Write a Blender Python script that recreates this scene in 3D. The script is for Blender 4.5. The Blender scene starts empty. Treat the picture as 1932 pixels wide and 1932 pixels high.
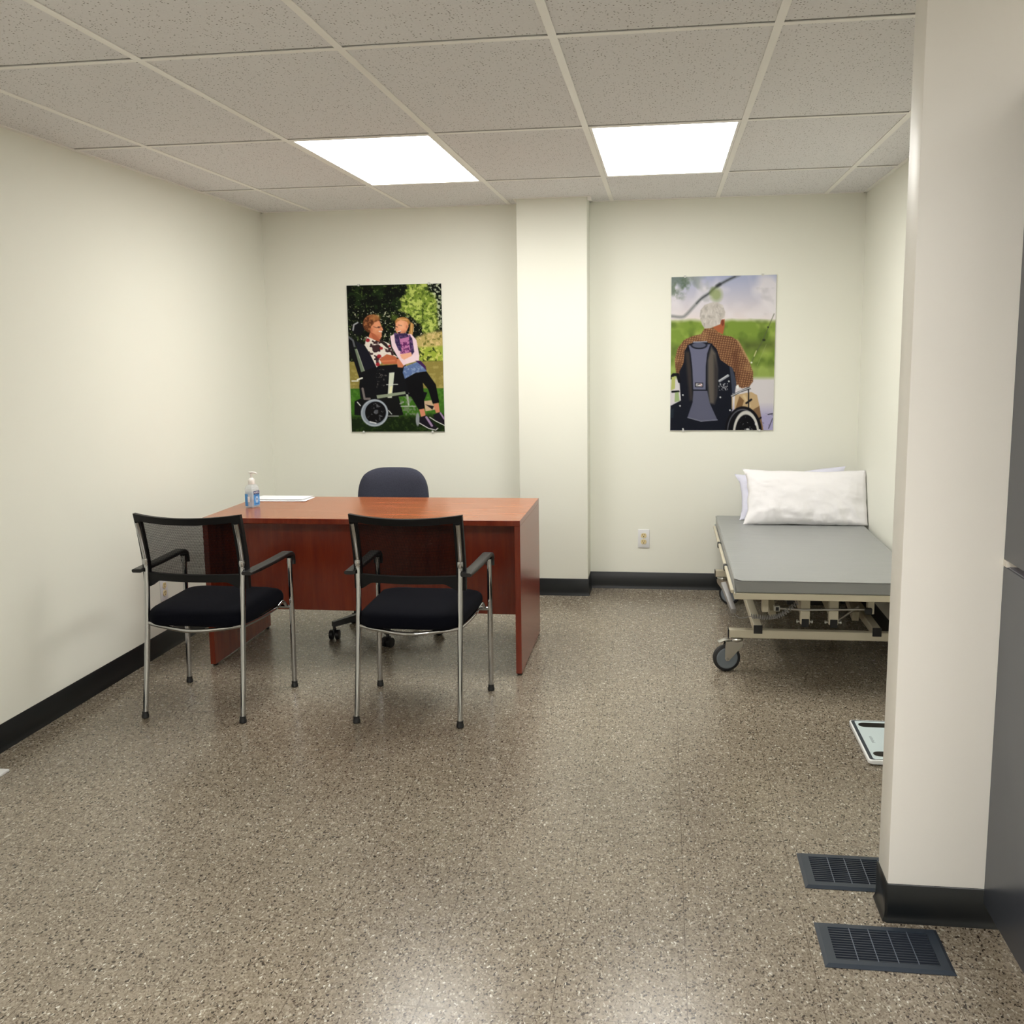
import bpy, bmesh, math, random
import numpy as np
from mathutils import Vector, Matrix, noise as mn

SC = bpy.context.scene
COL = SC.collection
PI = math.pi

# ------------------------------------------------------------------ colour / materials
def lin(r, g, b):
    def f(c):
        c /= 255.0
        return c / 12.92 if c <= 0.04045 else ((c + 0.055) / 1.055) ** 2.4
    return (f(r), f(g), f(b), 1.0)

class NT:
    def __init__(self, name):
        self.m = bpy.data.materials.new(name); self.m.use_nodes = True
        self.t = self.m.node_tree
        self.b = self.t.nodes['Principled BSDF']
        self.out = self.t.nodes['Material Output']
    def n(self, typ, **kw):
        nd = self.t.nodes.new(typ)
        for k, v in kw.items():
            setattr(nd, k, v)
        return nd
    def l(self, a, b):
        self.t.links.new(a, b)
    def math(self, op, a, b=None, c=None):
        nd = self.n('ShaderNodeMath', operation=op)
        for i, v in enumerate((a, b, c)):
            if v is None: continue
            if isinstance(v, (int, float)): nd.inputs[i].default_value = v
            else: self.l(v, nd.inputs[i])
        return nd.outputs[0]
    def mix(self, fac, a, b, mode='MIX'):
        nd = self.n('ShaderNodeMix', data_type='RGBA', blend_type=mode)
        for i, v in ((0, fac), (6, a), (7, b)):
            if isinstance(v, (int, float, tuple)): nd.inputs[i].default_value = v
            else: self.l(v, nd.inputs[i])
        return nd.outputs[2]
    def ramp(self, fac, stops, interp='LINEAR'):
        nd = self.n('ShaderNodeValToRGB'); cr = nd.color_ramp; cr.interpolation = interp
        while len(cr.elements) < len(stops): cr.elements.new(0.5)
        for e, (p, c) in zip(cr.elements, stops):
            e.position = p; e.color = c
        self.l(fac, nd.inputs[0]); return nd.outputs[0]
    def coords(self, scale=(1, 1, 1), rot=(0, 0, 0)):
        tc = self.n('ShaderNodeTexCoord'); mp = self.n('ShaderNodeMapping')
        mp.inputs['Scale'].default_value = scale; mp.inputs['Rotation'].default_value = rot
        self.l(tc.outputs['Object'], mp.inputs[0]); return mp.outputs[0]
    def noise(self, vec, scale, detail=2.0, rough=0.5):
        nd = self.n('ShaderNodeTexNoise'); nd.inputs['Scale'].default_value = scale
        nd.inputs['Detail'].default_value = detail; nd.inputs['Roughness'].default_value = rough
        if vec is not None: self.l(vec, nd.inputs['Vector'])
        return nd
    def bump(self, h, strength=0.2, dist=0.002):
        nd = self.n('ShaderNodeBump'); nd.inputs['Strength'].default_value = strength
        nd.inputs['Distance'].default_value = dist
        self.l(h, nd.inputs['Height']); self.l(nd.outputs[0], self.b.inputs['Normal'])
    def set(self, **kw):
        for k, v in kw.items():
            self.b.inputs[k.replace('_', ' ')].default_value = v
        return self

def simple(name, col, rough=0.5, metal=0.0, spec=0.5, nscale=0, nstr=0.1, ndist=0.001, vary=0.0):
    t = NT(name); t.set(Base_Color=col, Roughness=rough, Metallic=metal)
    t.b.inputs['Specular IOR Level'].default_value = spec
    if nscale or vary:
        v = t.coords(); nz = t.noise(v, nscale or 20)
        if nscale: t.bump(nz.outputs[0], nstr, ndist)
        if vary:
            a = tuple(c * (1 - vary) for c in col[:3]) + (1,); b = tuple(min(1, c * (1 + vary)) for c in col[:3]) + (1,)
            t.l(t.mix(nz.outputs[0], a, b), t.b.inputs['Base Color'])
    return t.m

M = {}
M['wall'] = simple('cream_paint', lin(236, 236, 225), 0.5, spec=0.35, nscale=220, nstr=0.06, ndist=0.001)
M['partition'] = simple('offwhite_paint', lin(236, 233, 226), 0.42, spec=0.4, nscale=200, nstr=0.05, ndist=0.001)
M['base'] = simple('black_rubber_base', lin(13, 17, 20), 0.33, spec=0.4, nscale=60, nstr=0.05)
M['bar'] = simple('white_grid_paint', lin(246, 244, 240), 0.4)
M['void'] = simple('dark_void', lin(18, 17, 16), 0.9)
M['chrome'] = simple('chrome', (0.45, 0.45, 0.455, 1), 0.05, 1.0)
M['zinc'] = simple('zinc_metal', (0.62, 0.61, 0.58, 1), 0.28, 1.0)
M['black_plastic'] = simple('black_plastic', lin(13, 13, 15), 0.42, nscale=500, nstr=0.12, ndist=0.0005)
M['back_black'] = simple('matt_black_plastic', lin(6, 6, 8), 0.5, spec=0.25)
M['black_rubber'] = simple('black_rubber', lin(14, 14, 15), 0.6)
M['grey_rubber'] = simple('grey_wheel', lin(112, 120, 128), 0.45)
M['wheel_black'] = simple('wheel_tread', lin(26, 27, 30), 0.5)
M['seat_fabric'] = simple('navy_black_fabric', lin(8, 9, 17), 0.95, spec=0.1, nscale=900, nstr=0.4, ndist=0.001, vary=0.35)
M['office_fabric'] = simple('charcoal_fabric', lin(60, 62, 74), 0.95, spec=0.15, nscale=420, nstr=0.5, ndist=0.001, vary=0.6)
M['bed_frame'] = simple('beige_powder_coat', lin(200, 192, 170), 0.4)
M['bed_grey'] = simple('grey_handset', lin(140, 138, 136), 0.45)
M['white_plastic'] = simple('white_plastic', lin(236, 235, 231), 0.35)
M['plate'] = simple('white_plate', lin(226, 226, 228), 0.35)
M['ivory'] = simple('ivory_socket', lin(226, 208, 160), 0.4)
M['hole'] = simple('socket_slot', lin(24, 19, 10), 0.8)
M['paper'] = simple('paper_white', lin(240, 240, 242), 0.7, spec=0.2)
M['vent'] = simple('dark_slate_vent', lin(46, 54, 64), 0.45, spec=0.4)
M['vent_slat'] = simple('vent_slat', lin(40, 46, 56), 0.5)
M['vent_bar'] = simple('vent_crossbar', lin(86, 95, 108), 0.45)
M['scale_glass'] = simple('scale_glass_white', lin(214, 228, 230), 0.15)
M['scale_border'] = simple('scale_border_dark', lin(70, 76, 82), 0.2)
M['scale_rim'] = simple('scale_rim_white', lin(238, 240, 240), 0.25)
M['electrode'] = simple('scale_electrode', lin(60, 58, 54), 0.3, 0.6)
M['print_grey'] = simple('grey_ink', lin(150, 160, 164), 0.5)
M['door'] = simple('grey_door_paint', lin(70, 74, 84), 0.32, spec=0.5, nscale=120, nstr=0.03)
M['door_top_lit'] = simple('grey_door_lit', lin(128, 126, 136), 0.4)  # door grey made paler: light on the leaf top put into colour
M['jamb'] = simple('white_jamb', lin(228, 222, 210), 0.4)
M['floor_panel'] = simple('white_floor_panel', lin(222, 222, 222), 0.4)
M['pillow'] = simple('white_cotton', lin(238, 236, 238), 0.8, spec=0.15, nscale=35, nstr=0.25, ndist=0.004)
M['pillow_back'] = simple('pale_lavender_cotton', lin(220, 220, 236), 0.8, spec=0.15, nscale=45, nstr=0.3, ndist=0.004)
M['clip'] = simple('clear_clip', lin(210, 210, 206), 0.2)
M['board_edge'] = simple('poster_edge', lin(214, 214, 210), 0.5)

# floor: speckled vinyl tile, chips plus thin seams
def floor_mat():
    t = NT('speckled_vinyl_tile'); v = t.coords()
    nz = t.noise(v, 95, 3.0)
    off = t.n('ShaderNodeVectorMath', operation='SCALE'); off.inputs['Scale'].default_value = 0.012
    sub = t.n('ShaderNodeVectorMath', operation='SUBTRACT'); sub.inputs[1].default_value = (0.5, 0.5, 0.5)
    t.l(nz.outputs['Color'], sub.inputs[0]); t.l(sub.outputs[0], off.inputs[0])
    add = t.n('ShaderNodeVectorMath', operation='ADD'); t.l(v, add.inputs[0]); t.l(off.outputs[0], add.inputs[1])
    def chips(scale, sx, rz, stops):
        mp = t.n('ShaderNodeMapping'); mp.inputs['Scale'].default_value = (sx, 1, 1); mp.inputs['Rotation'].default_value = (0, 0, rz)
        t.l(add.outputs[0], mp.inputs[0])
        vo = t.n('ShaderNodeTexVoronoi', feature='F1', voronoi_dimensions='2D'); vo.inputs['Scale'].default_value = scale
        t.l(mp.outputs[0], vo.inputs['Vector'])
        sep = t.n('ShaderNodeSeparateColor'); t.l(vo.outputs['Color'], sep.inputs[0])
        return t.ramp(sep.outputs[0], stops, 'CONSTANT'), sep
    B = lambda r, g, b: lin(r, g, b)
    c1, s1 = chips(170, 1.7, 0.5, [(0, B(96, 84, 70)), (0.13, B(134, 121, 104)), (0.45, B(148, 135, 118)), (0.72, B(158, 147, 129)), (0.9, B(172, 162, 144))])
    c2, s2 = chips(150, 1.8, 2.0, [(0, B(56, 45, 36)), (0.09, B(130, 118, 101)), (0.5, B(147, 135, 118)), (0.915, B(186, 177, 160)), (0.985, B(216, 210, 196))])
    sel = t.math('GREATER_THAN', s2.outputs[1], 0.45)
    col = t.mix(sel, c1, c2)
    # edge specks: tiny dark
    c3, s3 = chips(260, 1.5, 1.1, [(0, (1, 1, 1, 1)), (0.93, (0.42, 0.39, 0.36, 1))])
    col = t.mix(1.0, col, c3, 'MULTIPLY')
    big = t.noise(v, 1.7, 1.0)
    tint = t.ramp(big.outputs[0], [(0.3, (0.86, 0.885, 0.91, 1)), (0.7, (0.96, 0.98, 0.99, 1))])
    col = t.mix(1.0, col, tint, 'MULTIPLY')
    # seams every 0.3048
    sx = t.n('ShaderNodeSeparateXYZ'); t.l(v, sx.inputs[0])
    def seam(o, origin):
        f = t.math('FRACT', t.math('MULTIPLY', t.math('SUBTRACT', o, origin - 30.48), 1 / 0.3048))
        d = t.math('MINIMUM', f, t.math('SUBTRACT', 1.0, f))
        return t.math('LESS_THAN', d, 0.0026)
    s = t.math('MAXIMUM', seam(sx.outputs[0], -0.2415), seam(sx.outputs[1], 2.4285))
    brk = t.noise(v, 6.0, 2.0)
    s = t.math('MULTIPLY', s, t.math('MULTIPLY', t.math('GREATER_THAN', brk.outputs[0], 0.36), 0.8))
    col = t.mix(s, col, lin(70, 58, 46))
    t.l(col, t.b.inputs['Base Color'])
    wav = t.noise(v, 14, 2.0)
    t.bump(wav.outputs[0], 0.07, 0.004)
    rr = t.noise(v, 40, 3.0)
    t.l(t.ramp(rr.outputs[0], [(0.3, (0.19, 0.19, 0.19, 1)), (0.7, (0.29, 0.29, 0.29, 1))]), t.b.inputs['Roughness'])
    t.set(); t.b.inputs['Specular IOR Level'].default_value = 0.5
    return t.m
M['floor'] = floor_mat()

def tile_mat():
    t = NT('mineral_fibre_tile'); v = t.coords()
    vo = t.n('ShaderNodeTexVoronoi', feature='F1', voronoi_dimensions='2D'); vo.inputs['Scale'].default_value = 105
    t.l(v, vo.inputs['Vector'])
    sep = t.n('ShaderNodeSeparateColor'); t.l(vo.outputs['Color'], sep.inputs[0])
    near = t.math('LESS_THAN', vo.outputs['Distance'], t.math('MULTIPLY', sep.outputs[0], 0.27))
    pick = t.math('GREATER_THAN', sep.outputs[1], 0.62)
    sp = t.math('MULTIPLY', near, pick)
    nz = t.noise(v, 160, 3.0)
    base = t.mix(nz.outputs[0], lin(224, 223, 225), lin(238, 237, 238))
    col = t.mix(t.math('MULTIPLY', sp, 0.85), base, lin(84, 76, 68))
    t.l(col, t.b.inputs['Base Color']); t.set(Roughness=0.9); t.b.inputs['Specular IOR Level'].default_value = 0.2
    t.bump(nz.outputs[0], 0.2, 0.002)
    return t.m
M['tile'] = tile_mat()

def wood(name, dark, mid, light, axis='X', rough=0.3):
    t = NT(name)
    sc = {'X': (0.9, 9, 9), 'Z': (9, 9, 0.9)}[axis]
    v = t.coords(sc)
    n1 = t.noise(v, 3.2, 5.0, 0.6); n2 = t.noise(v, 28, 3.0, 0.6)
    f = t.math('ADD', t.math('MULTIPLY', n1.outputs[0], 0.78), t.math('MULTIPLY', n2.outputs[0], 0.22))
    col = t.ramp(f, [(0.34, dark), (0.5, mid), (0.66, light)])
    t.l(col, t.b.inputs['Base Color']); t.set(Roughness=rough)
    t.bump(n2.outputs[0], 0.05, 0.0008)
    return t.m
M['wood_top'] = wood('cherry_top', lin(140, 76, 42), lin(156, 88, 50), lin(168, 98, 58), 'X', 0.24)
M['wood_shaded'] = wood('cherry_shaded', lin(106, 34, 16), lin(119, 41, 20), lin(130, 50, 26), 'Z', 0.22)  # same cherry as the top, with shade put into the colour

def vinyl_mat():
    t = NT('grey_vinyl'); v = t.coords((3.0, 14, 6))
    n1 = t.noise(v, 1.4, 3.0); v2 = t.coords(); n2 = t.noise(v2, 300, 2.0)
    t.set(Base_Color=lin(146, 148, 147), Roughness=0.38)
    h = t.math('ADD', t.math('MULTIPLY', n1.outputs[0], 1.0), t.math('MULTIPLY', n2.outputs[0], 0.03))
    t.bump(h, 0.25, 0.012)
    return t.m
M['vinyl'] = vinyl_mat()

def mesh_fabric():
    t = NT('black_mesh_fabric')
    tc = t.n('ShaderNodeTexCoord'); sp = t.n('ShaderNodeSeparateXYZ'); t.l(tc.outputs['Object'], sp.inputs[0])
    px = t.math('FRACT', t.math('MULTIPLY', sp.outputs[0], 1 / 0.0034))
    pz = t.math('FRACT', t.math('MULTIPLY', sp.outputs[2], 1 / 0.0034))
    hx = t.math('GREATER_THAN', px, 0.42); hz = t.math('GREATER_THAN', pz, 0.42)
    hole = t.math('MULTIPLY', t.math('MULTIPLY', hx, hz), 0.68)
    tr = t.n('ShaderNodeBsdfTransparent'); mx = t.n('ShaderNodeMixShader')
    t.set(Base_Color=lin(6, 6, 7), Roughness=0.9); t.b.inputs['Specular IOR Level'].default_value = 0.1
    t.l(hole, mx.inputs[0]); t.l(t.b.outputs[0], mx.inputs[1]); t.l(tr.outputs[0], mx.inputs[2])
    t.l(mx.outputs[0], t.out.inputs[0])
    return t.m
M['mesh'] = mesh_fabric()

def emit(name, col, s):
    t = NT(name); e = t.n('ShaderNodeEmission'); e.inputs[0].default_value = col; e.inputs[1].default_value = s
    t.l(e.outputs[0], t.out.inputs[0]); return t.m
LIGHT = 13.7
M['diffuser'] = emit('lit_diffuser', (1.0, 0.985, 0.935, 1), LIGHT)
M['fill_diffuser'] = emit('fill_light_rear', (1.0, 0.98, 0.95, 1), LIGHT * 1.75)  # stronger glow for the fill panels added behind the camera

def clear_mat(name, col, rough=0.05, trans=0.75):
    t = NT(name); t.set(Base_Color=col, Roughness=rough)
    t.b.inputs['IOR'].default_value = 1.4
    tr = t.n('ShaderNodeBsdfTransparent'); tr.inputs[0].default_value = col
    mx = t.n('ShaderNodeMixShader'); mx.inputs[0].default_value = trans
    t.l(t.b.outputs[0], mx.inputs[1]); t.l(tr.outputs[0], mx.inputs[2]); t.l(mx.outputs[0], t.out.inputs[0])
    return t.m
M['clear'] = clear_mat('clear_plastic', (0.90, 0.92, 0.94, 1), 0.08, 0.72)
M['gel'] = clear_mat('clear_gel', (0.74, 0.83, 0.93, 1), 0.1, 0.7)
M['label_blue'] = simple('label_blue', lin(74, 148, 214), 0.4)
M['label_navy'] = simple('label_navy', lin(28, 32, 92), 0.4)
M['label_pale'] = simple('label_pale', lin(168, 196, 226), 0.4)
M['label_white'] = simple('label_white', lin(240, 240, 244), 0.4)

def print_mat():
    t = NT('poster_print'); a = t.n('ShaderNodeVertexColor'); a.layer_name = 'print'
    t.l(a.outputs[0], t.b.inputs['Base Color']); t.set(Roughness=0.35)
    t.b.inputs['Specular IOR Level'].default_value = 0.1
    return t.m
M['print'] = print_mat()

# ------------------------------------------------------------------ mesh helpers
def obj(name, bm, mat, parent=None, smooth=40):
    me = bpy.data.meshes.new(name)
    bmesh.ops.recalc_face_normals(bm, faces=bm.faces)
    bm.to_mesh(me); bm.free()
    mats = mat if isinstance(mat, (list, tuple)) else [mat]
    for m in mats: me.materials.append(m)
    if smooth:
        me.polygons.foreach_set('use_smooth', [True] * len(me.polygons))
        me.set_sharp_from_angle(angle=math.radians(smooth))
    o = bpy.data.objects.new(name, me); COL.objects.link(o)
    if parent is not None: o.parent = parent
    return o

def struct(name, bm, mat, smooth=40):
    o = obj(name, bm, mat, None, smooth); o['kind'] = 'structure'; return o

def tag(o, label, cat, group=None):
    o['label'] = label; o['category'] = cat
    if group: o['group'] = group
    return o

def thing(name, label, cat, loc=(0, 0, 0), rz=0.0, group=None):
    o = bpy.data.objects.new(name, None); COL.objects.link(o)
    o.empty_display_size = 0.1
    o.location = loc; o.rotation_euler = (0, 0, rz)
    return tag(o, label, cat, group)

def dup(root, loc, rz, label):
    r = root.copy(); COL.objects.link(r); r.location = loc; r.rotation_euler = (0, 0, rz); r['label'] = label
    def rec(src, par):
        for ch in list(src.children):
            c = ch.copy(); COL.objects.link(c); c.parent = par
            rec(ch, c)
    rec(root, r)
    return r

def NB(): return bmesh.new()

def box(bm, x0, x1, y0, y1, z0, z1, bev=0.0, seg=2, mi=0, mat=None):
    vs = [bm.verts.new((x, y, z)) for x in (x0, x1) for y in (y0, y1) for z in (z0, z1)]
    fs = [bm.faces.new([vs[i] for i in q]) for q in ((0, 1, 3, 2), (4, 6, 7, 5), (0, 4, 5, 1), (2, 3, 7, 6), (0, 2, 6, 4), (1, 5, 7, 3))]
    for f in fs: f.material_index = mi
    new = vs
    if bev > 0:
        es = list({e for f in fs for e in f.edges})
        r = bmesh.ops.bevel(bm, geom=es, offset=bev, segments=seg, affect='EDGES', profile=0.5)
        new = list({v for f in r['faces'] for v in f.verts})
        for f in r['faces']: f.material_index = mi
    if mat is not None: bmesh.ops.transform(bm, matrix=mat, verts=[v for v in new if v.is_valid])
    return bm

def obox(bm, p0, p1, w, h, up=(0, 0, 1), bev=0.0):
    """box running from p0 to p1 with width w and height h"""
    p0, p1 = Vector(p0), Vector(p1); d = p1 - p0; L = d.length; d.normalize()
    s = d.cross(Vector(up)).normalized(); u = s.cross(d)
    m = Matrix((( s.x, d.x, u.x, p0.x), (s.y, d.y, u.y, p0.y), (s.z, d.z, u.z, p0.z), (0, 0, 0, 1)))
    b2 = bmesh.new(); box(b2, -w / 2, w / 2, 0, L, -h / 2, h / 2, bev)
    merge(bm, b2, m); return bm

def merge(bm, b2, m=None):
    if m is not None: bmesh.ops.transform(b2, matrix=m, verts=b2.verts)
    tmp = bpy.data.meshes.new('tmp'); b2.to_mesh(tmp); b2.free(); bm.from_mesh(tmp); bpy.data.meshes.remove(tmp)

def catmull(pts, n=6):
    P = [Vector(p) for p in pts]; out = []
    for i in range(len(P) - 1):
        a = P[i - 1] if i else P[0] * 2 - P[1]; b, c = P[i], P[i + 1]
        d = P[i + 2] if i + 2 < len(P) else P[-1] * 2 - P[-2]
        for k in range(n):
            t = k / n
            out.append(0.5 * ((2 * b) + (c - a) * t + (2 * a - 5 * b + 4 * c - d) * t * t + (3 * b - a - 3 * c + d) * t ** 3))
    out.append(P[-1]); return out

def tube(bm, pts, r, seg=12, cap=True, closed=False, section=None, up=None):
    """sweep a circle (or a given closed section of (a,b) offsets) along pts"""
    P = [Vector(p) for p in pts]; n = len(P)
    T = []
    for i in range(n):
        if closed: t = P[(i + 1) % n] - P[i - 1]
        else: t = P[min(i + 1, n - 1)] - P[max(i - 1, 0)]
        T.append(t.normalized())
    ref = Vector(up) if up else (Vector((0, 0, 1)) if abs(T[0].z) < 0.9 else Vector((1, 0, 0)))
    u = (ref - T[0] * ref.dot(T[0])).normalized(); rings = []
    for i in range(n):
        if up: u = (Vector(up) - T[i] * Vector(up).dot(T[i])).normalized()
        else: u = (u - T[i] * u.dot(T[i])).normalized()
        w = T[i].cross(u)
        rr = r[i] if isinstance(r, (list, tuple)) else r
        if section: ring = [bm.verts.new(P[i] + w * a + u * b) for a, b in section]
        else: ring = [bm.verts.new(P[i] + (u * math.cos(2 * PI * k / seg) + w * math.sin(2 * PI * k / seg)) * rr) for k in range(seg)]
        rings.append(ring)
    m = len(rings[0])
    for i in range(n if closed else n - 1):
        a, b = rings[i], rings[(i + 1) % n]
        for k in range(m): bm.faces.new((a[k], a[(k + 1) % m], b[(k + 1) % m], b[k]))
    if cap and not closed:
        bm.faces.new(rings[0][::-1]); bm.faces.new(rings[-1])
    return bm

def cyl(bm, p0, p1, r0, r1=None, seg=20):
    return tube(bm, [p0, p1], [r0, r1 if r1 is not None else r0], seg)

def lathe(bm, prof, axis='Z', org=(0, 0, 0), seg=28):
    rings = []
    for r, h in prof:
        ring = []
        for k in range(seg):
            a = 2 * PI * k / seg; c, s = r * math.cos(a), r * math.sin(a)
            p = {'Z': (c, s, h), 'X': (h, c, s), 'Y': (c, h, s)}[axis]
            ring.append(bm.verts.new((p[0] + org[0], p[1] + org[1], p[2] + org[2])))
        rings.append(ring)
    for a, b in zip(rings, rings[1:]):
        for k in range(seg): bm.faces.new((a[k], a[(k + 1) % seg], b[(k + 1) % seg], b[k]))
    bm.faces.new(rings[0][::-1]); bm.faces.new(rings[-1]); return bm

def rrect(x0, x1, y0, y1, r, n=5):
    pts = []
    for cx, cy, a0 in ((x1 - r, y1 - r, 0), (x0 + r, y1 - r, PI / 2), (x0 + r, y0 + r, PI), (x1 - r, y0 + r, 1.5 * PI)):
        for k in range(n + 1):
            a = a0 + PI / 2 * k / n; pts.append((cx + r * math.cos(a), cy + r * math.sin(a)))
    return pts

def prism(bm, poly, h0, h1, plane='XY', bev=0.0):
    """extrude a 2D outline; plane XY -> h is z, XZ -> h is y, YZ -> h is x"""
    def P(a, b, h): return {'XY': (a, b, h), 'XZ': (a, h, b), 'YZ': (h, a, b)}[plane]
    lo = [bm.verts.new(P(a, b, h0)) for a, b in poly]; hi = [bm.verts.new(P(a, b, h1)) for a, b in poly]
    n = len(poly); f0 = bm.faces.new(lo[::-1]); f1 = bm.faces.new(hi)
    for k in range(n): bm.faces.new((lo[k], lo[(k + 1) % n], hi[(k + 1) % n], hi[k]))
    if bev > 0:
        es = list(f0.edges) + list(f1.edges)
        bmesh.ops.bevel(bm, geom=es, offset=bev, segments=3, affect='EDGES', profile=0.5)
    return bm

# ------------------------------------------------------------------ dimensions from the camera solve
CAMZ, FPX = 1.48129, 1967.69
H = 2.3314          # ceiling
XL, XR, YW = -2.4758, 1.1298, 6.3683
XF, YB = 2.0, -2.75            # right wall and back wall of the space the camera stands in
BB = 0.1039
CX0, RY0, CW, RW = -1.53254, 3.0395, 0.6096, 1.2192
PARX, PARY0, PARY1 = 0.582, 2.623, 2.742

# ------------------------------------------------------------------ the room
b = NB(); box(b, XL - 0.1, XF + 0.1, YB - 0.1, YW + 0.1, -0.1, 0.0); struct('floor', b, M['floor'], 0)
b = NB(); box(b, XL - 0.1, XL, YB - 0.1, YW + 0.1, 0, H + 0.3); struct('wall_left', b, M['wall'], 0)
b = NB(); box(b, XL, XR + 0.1, YW, YW + 0.1, 0, H + 0.3); struct('wall_back', b, M['wall'], 0)
b = NB(); box(b, XR, XR + 0.1, PARY1, YW, 0, H + 0.3); struct('wall_right', b, M['wall'], 0)
b = NB(); box(b, XF, XF + 0.1, YB - 0.1, PARY1, 0, H + 0.3); struct('wall_right_front', b, M['partition'], 0)
b = NB(); box(b, XL, XF, YB - 0.1, YB, 0, H + 0.3); struct('wall_front', b, M['wall'], 0)
b = NB(); box(b, PARX, XF, PARY0, PARY1, 0, H + 0.3, 0.003, 2); struct('wall_partition', b, M['partition'], 30)
PX0, PX1, PY = -0.853, -0.4455, 6.15
b = NB(); box(b, PX0, PX1, PY, YW, 0, H + 0.02, 0.003, 2); struct('wall_pillar', b, M['wall'], 30)

def cove(bm, path, closed=False):
    """cove base swept along a floor path; room lies to the left of travel"""
    prof = [(0, 0), (0.0105, 0), (0.010, 0.003), (0.007, 0.009), (0.0052, 0.016), (0.0045, 0.026), (0.0045, BB - 0.002), (0.003, BB), (0, BB)]
    P = [Vector((x, y)) for x, y in path]; n = len(P); rings = []
    for i in range(n):
        d0 = (P[i] - P[i - 1]).normalized() if i else (P[1] - P[0]).normalized()
        d1 = (P[i + 1] - P[i]).normalized() if i < n - 1 else d0
        n0, n1 = Vector((-d0.y, d0.x)), Vector((-d1.y, d1.x))
        m = (n0 + n1).normalized(); m = m / max(0.3, m.dot(n0))
        rings.append([bm.verts.new((P[i].x + m.x * a, P[i].y + m.y * a, h)) for a, h in prof])
    k = len(prof)
    for r0, r1 in zip(rings, rings[1:]):
        for j in range(k): bm.faces.new((r0[j], r0[(j + 1) % k], r1[(j + 1) % k], r1[j]))
    bm.faces.new(rings[0]); bm.faces.new(rings[-1][::-1]); return bm
b = cove(NB(), [(XL, YW - 0.0), (XL, YB)]); struct('baseboard_left', b, M['base'])
b = cove(NB(), [(PX0, YW), (XL, YW)]); struct('baseboard_back', b, M['base'])
b = cove(NB(), [(XR, YW), (PX1, YW)]); struct('baseboard_back_right', b, M['base'])
b = cove(NB(), [(PX1, YW - 0.002), (PX1, PY), (PX0, PY), (PX0, YW - 0.002)]); struct('baseboard_pillar', b, M['base'])
b = cove(NB(), [(XR, PARY1), (XR, YW)]); struct('baseboard_right', b, M['base'])
b = cove(NB(), [(XF, PARY0), (PARX + 0.003, PARY0), (PARX, PARY0 + 0.003), (PARX, PARY1 - 0.003), (PARX + 0.003, PARY1), (XR, PARY1)]); struct('baseboard_partition', b, M['base'])

# ceiling: tiles lying in a T-bar grid
cols = [CX0 + CW * k for k in range(-1, 6)]
rows = [RY0 + RW * k for k in range(-4, 3)]
LIT = {(0, 1), (2, 1)}; REAR = {(0, -3), (2, -3), (4, -3)}
b = NB(); HB = 0.012
xs = [XL] + cols + [XF]; ys = [YB] + rows + [YW]
for i in range(len(xs) - 1):
    for j in range(len(ys) - 1):
        ci, rj = i - 2, j - 5          # column / row index of the cell's low corner
        if (ci, rj) in LIT | REAR: continue
        x0, x1, y0, y1 = xs[i], xs[i + 1], ys[j], ys[j + 1]
        g = 0.009 if y1 < YW else 0.0
        box(b, x0 + 0.004, x1 - 0.004, y0 + 0.004, y1 - (HB + g if y1 < YW else 0.002), H + 0.003, H + 0.018)
ceil_tiles = b
box(b, XL, XF, YB, YW, H + 0.16, H + 0.2, mi=1)  # blackish backing sheet, its colour standing in for shade in the tile gaps
struct('ceiling', b, [M['tile'], M['void']], 0)
b = NB()
for x in cols: box(b, x - HB, x + HB, YB, YW, H, H + 0.0025); box(b, x - 0.001, x + 0.001, YB, YW, H + 0.0026, H + 0.04)
for y in rows:
    for i in range(len(xs) - 1):
        x0, x1 = xs[i] + (HB if i else 0), xs[i + 1] - (HB if i < len(xs) - 2 else 0)
        box(b, x0, x1, y - HB, y + HB, H, H + 0.0025); box(b, x0, x1, y - 0.001, y + 0.001, H + 0.0026, H + 0.04)
struct('trim_1', b, M['bar'], 0)
b = NB(); w = 0.02
box(b, XL, XL + w, YB, YW, H - 0.001, H + 0.0035); box(b, XL, XR, YW - w, YW, H - 0.001, H + 0.0035)
box(b, XR - w, XR, PARY1, YW, H - 0.001, H + 0.0035); box(b, PARX, XF, PARY0 - w, PARY0, H - 0.001, H + 0.0035)
box(b, PARX - w, PARX, PARY0 - w, PARY1 + w, H - 0.001, H + 0.0035); box(b, PARX, XR, PARY1, PARY1 + w, H - 0.001, H + 0.0035)
box(b, PX0 - w, PX1 + w, PY - w, PY, H - 0.001, H + 0.0035); box(b, PX0 - w, PX0, PY, YW, H - 0.001, H + 0.0035); box(b, PX1, PX1 + w, PY, YW, H - 0.001, H + 0.0035)
box(b, PX1 + 0.004, PX1 + 0.026, PY - 0.012, PY - 0.010, H - 0.022, H); 
struct('trim_2', b, M['bar'], 0)

# lights
def ceiling_light(c, r, label, mat, group):
    x0, y0 = CX0 + CW * c, RY0 + RW * r
    t = thing('ceiling_light', label, 'ceiling light', (x0 + CW / 2, y0 + RW / 2, H), 0, group)
    hx, hy = CW / 2 - HB - 0.001, RW / 2 - HB - 0.001
    f = NB(); e = 0.011
    for a in ((-hx, hx, -hy, -hy + e), (-hx, hx, hy - e, hy), (-hx, -hx + e, -hy + e, hy - e), (hx - e, hx, -hy + e, hy - e)):
        box(f, *a, 0.0, 0.05)
    box(f, -hx, hx, -hy, hy, 0.05, 0.052)
    obj('frame', f, M['bar'], t, 0)
    d = NB(); box(d, -hx + e, hx - e, -hy + e, hy - e, 0.002, 0.006); obj('diffuser', d, mat, t, 0)
ceiling_light(0, 1, 'lit flat white ceiling panel above the desk, left of the pillar', M['diffuser'], 'lit ceiling panels')
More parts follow.
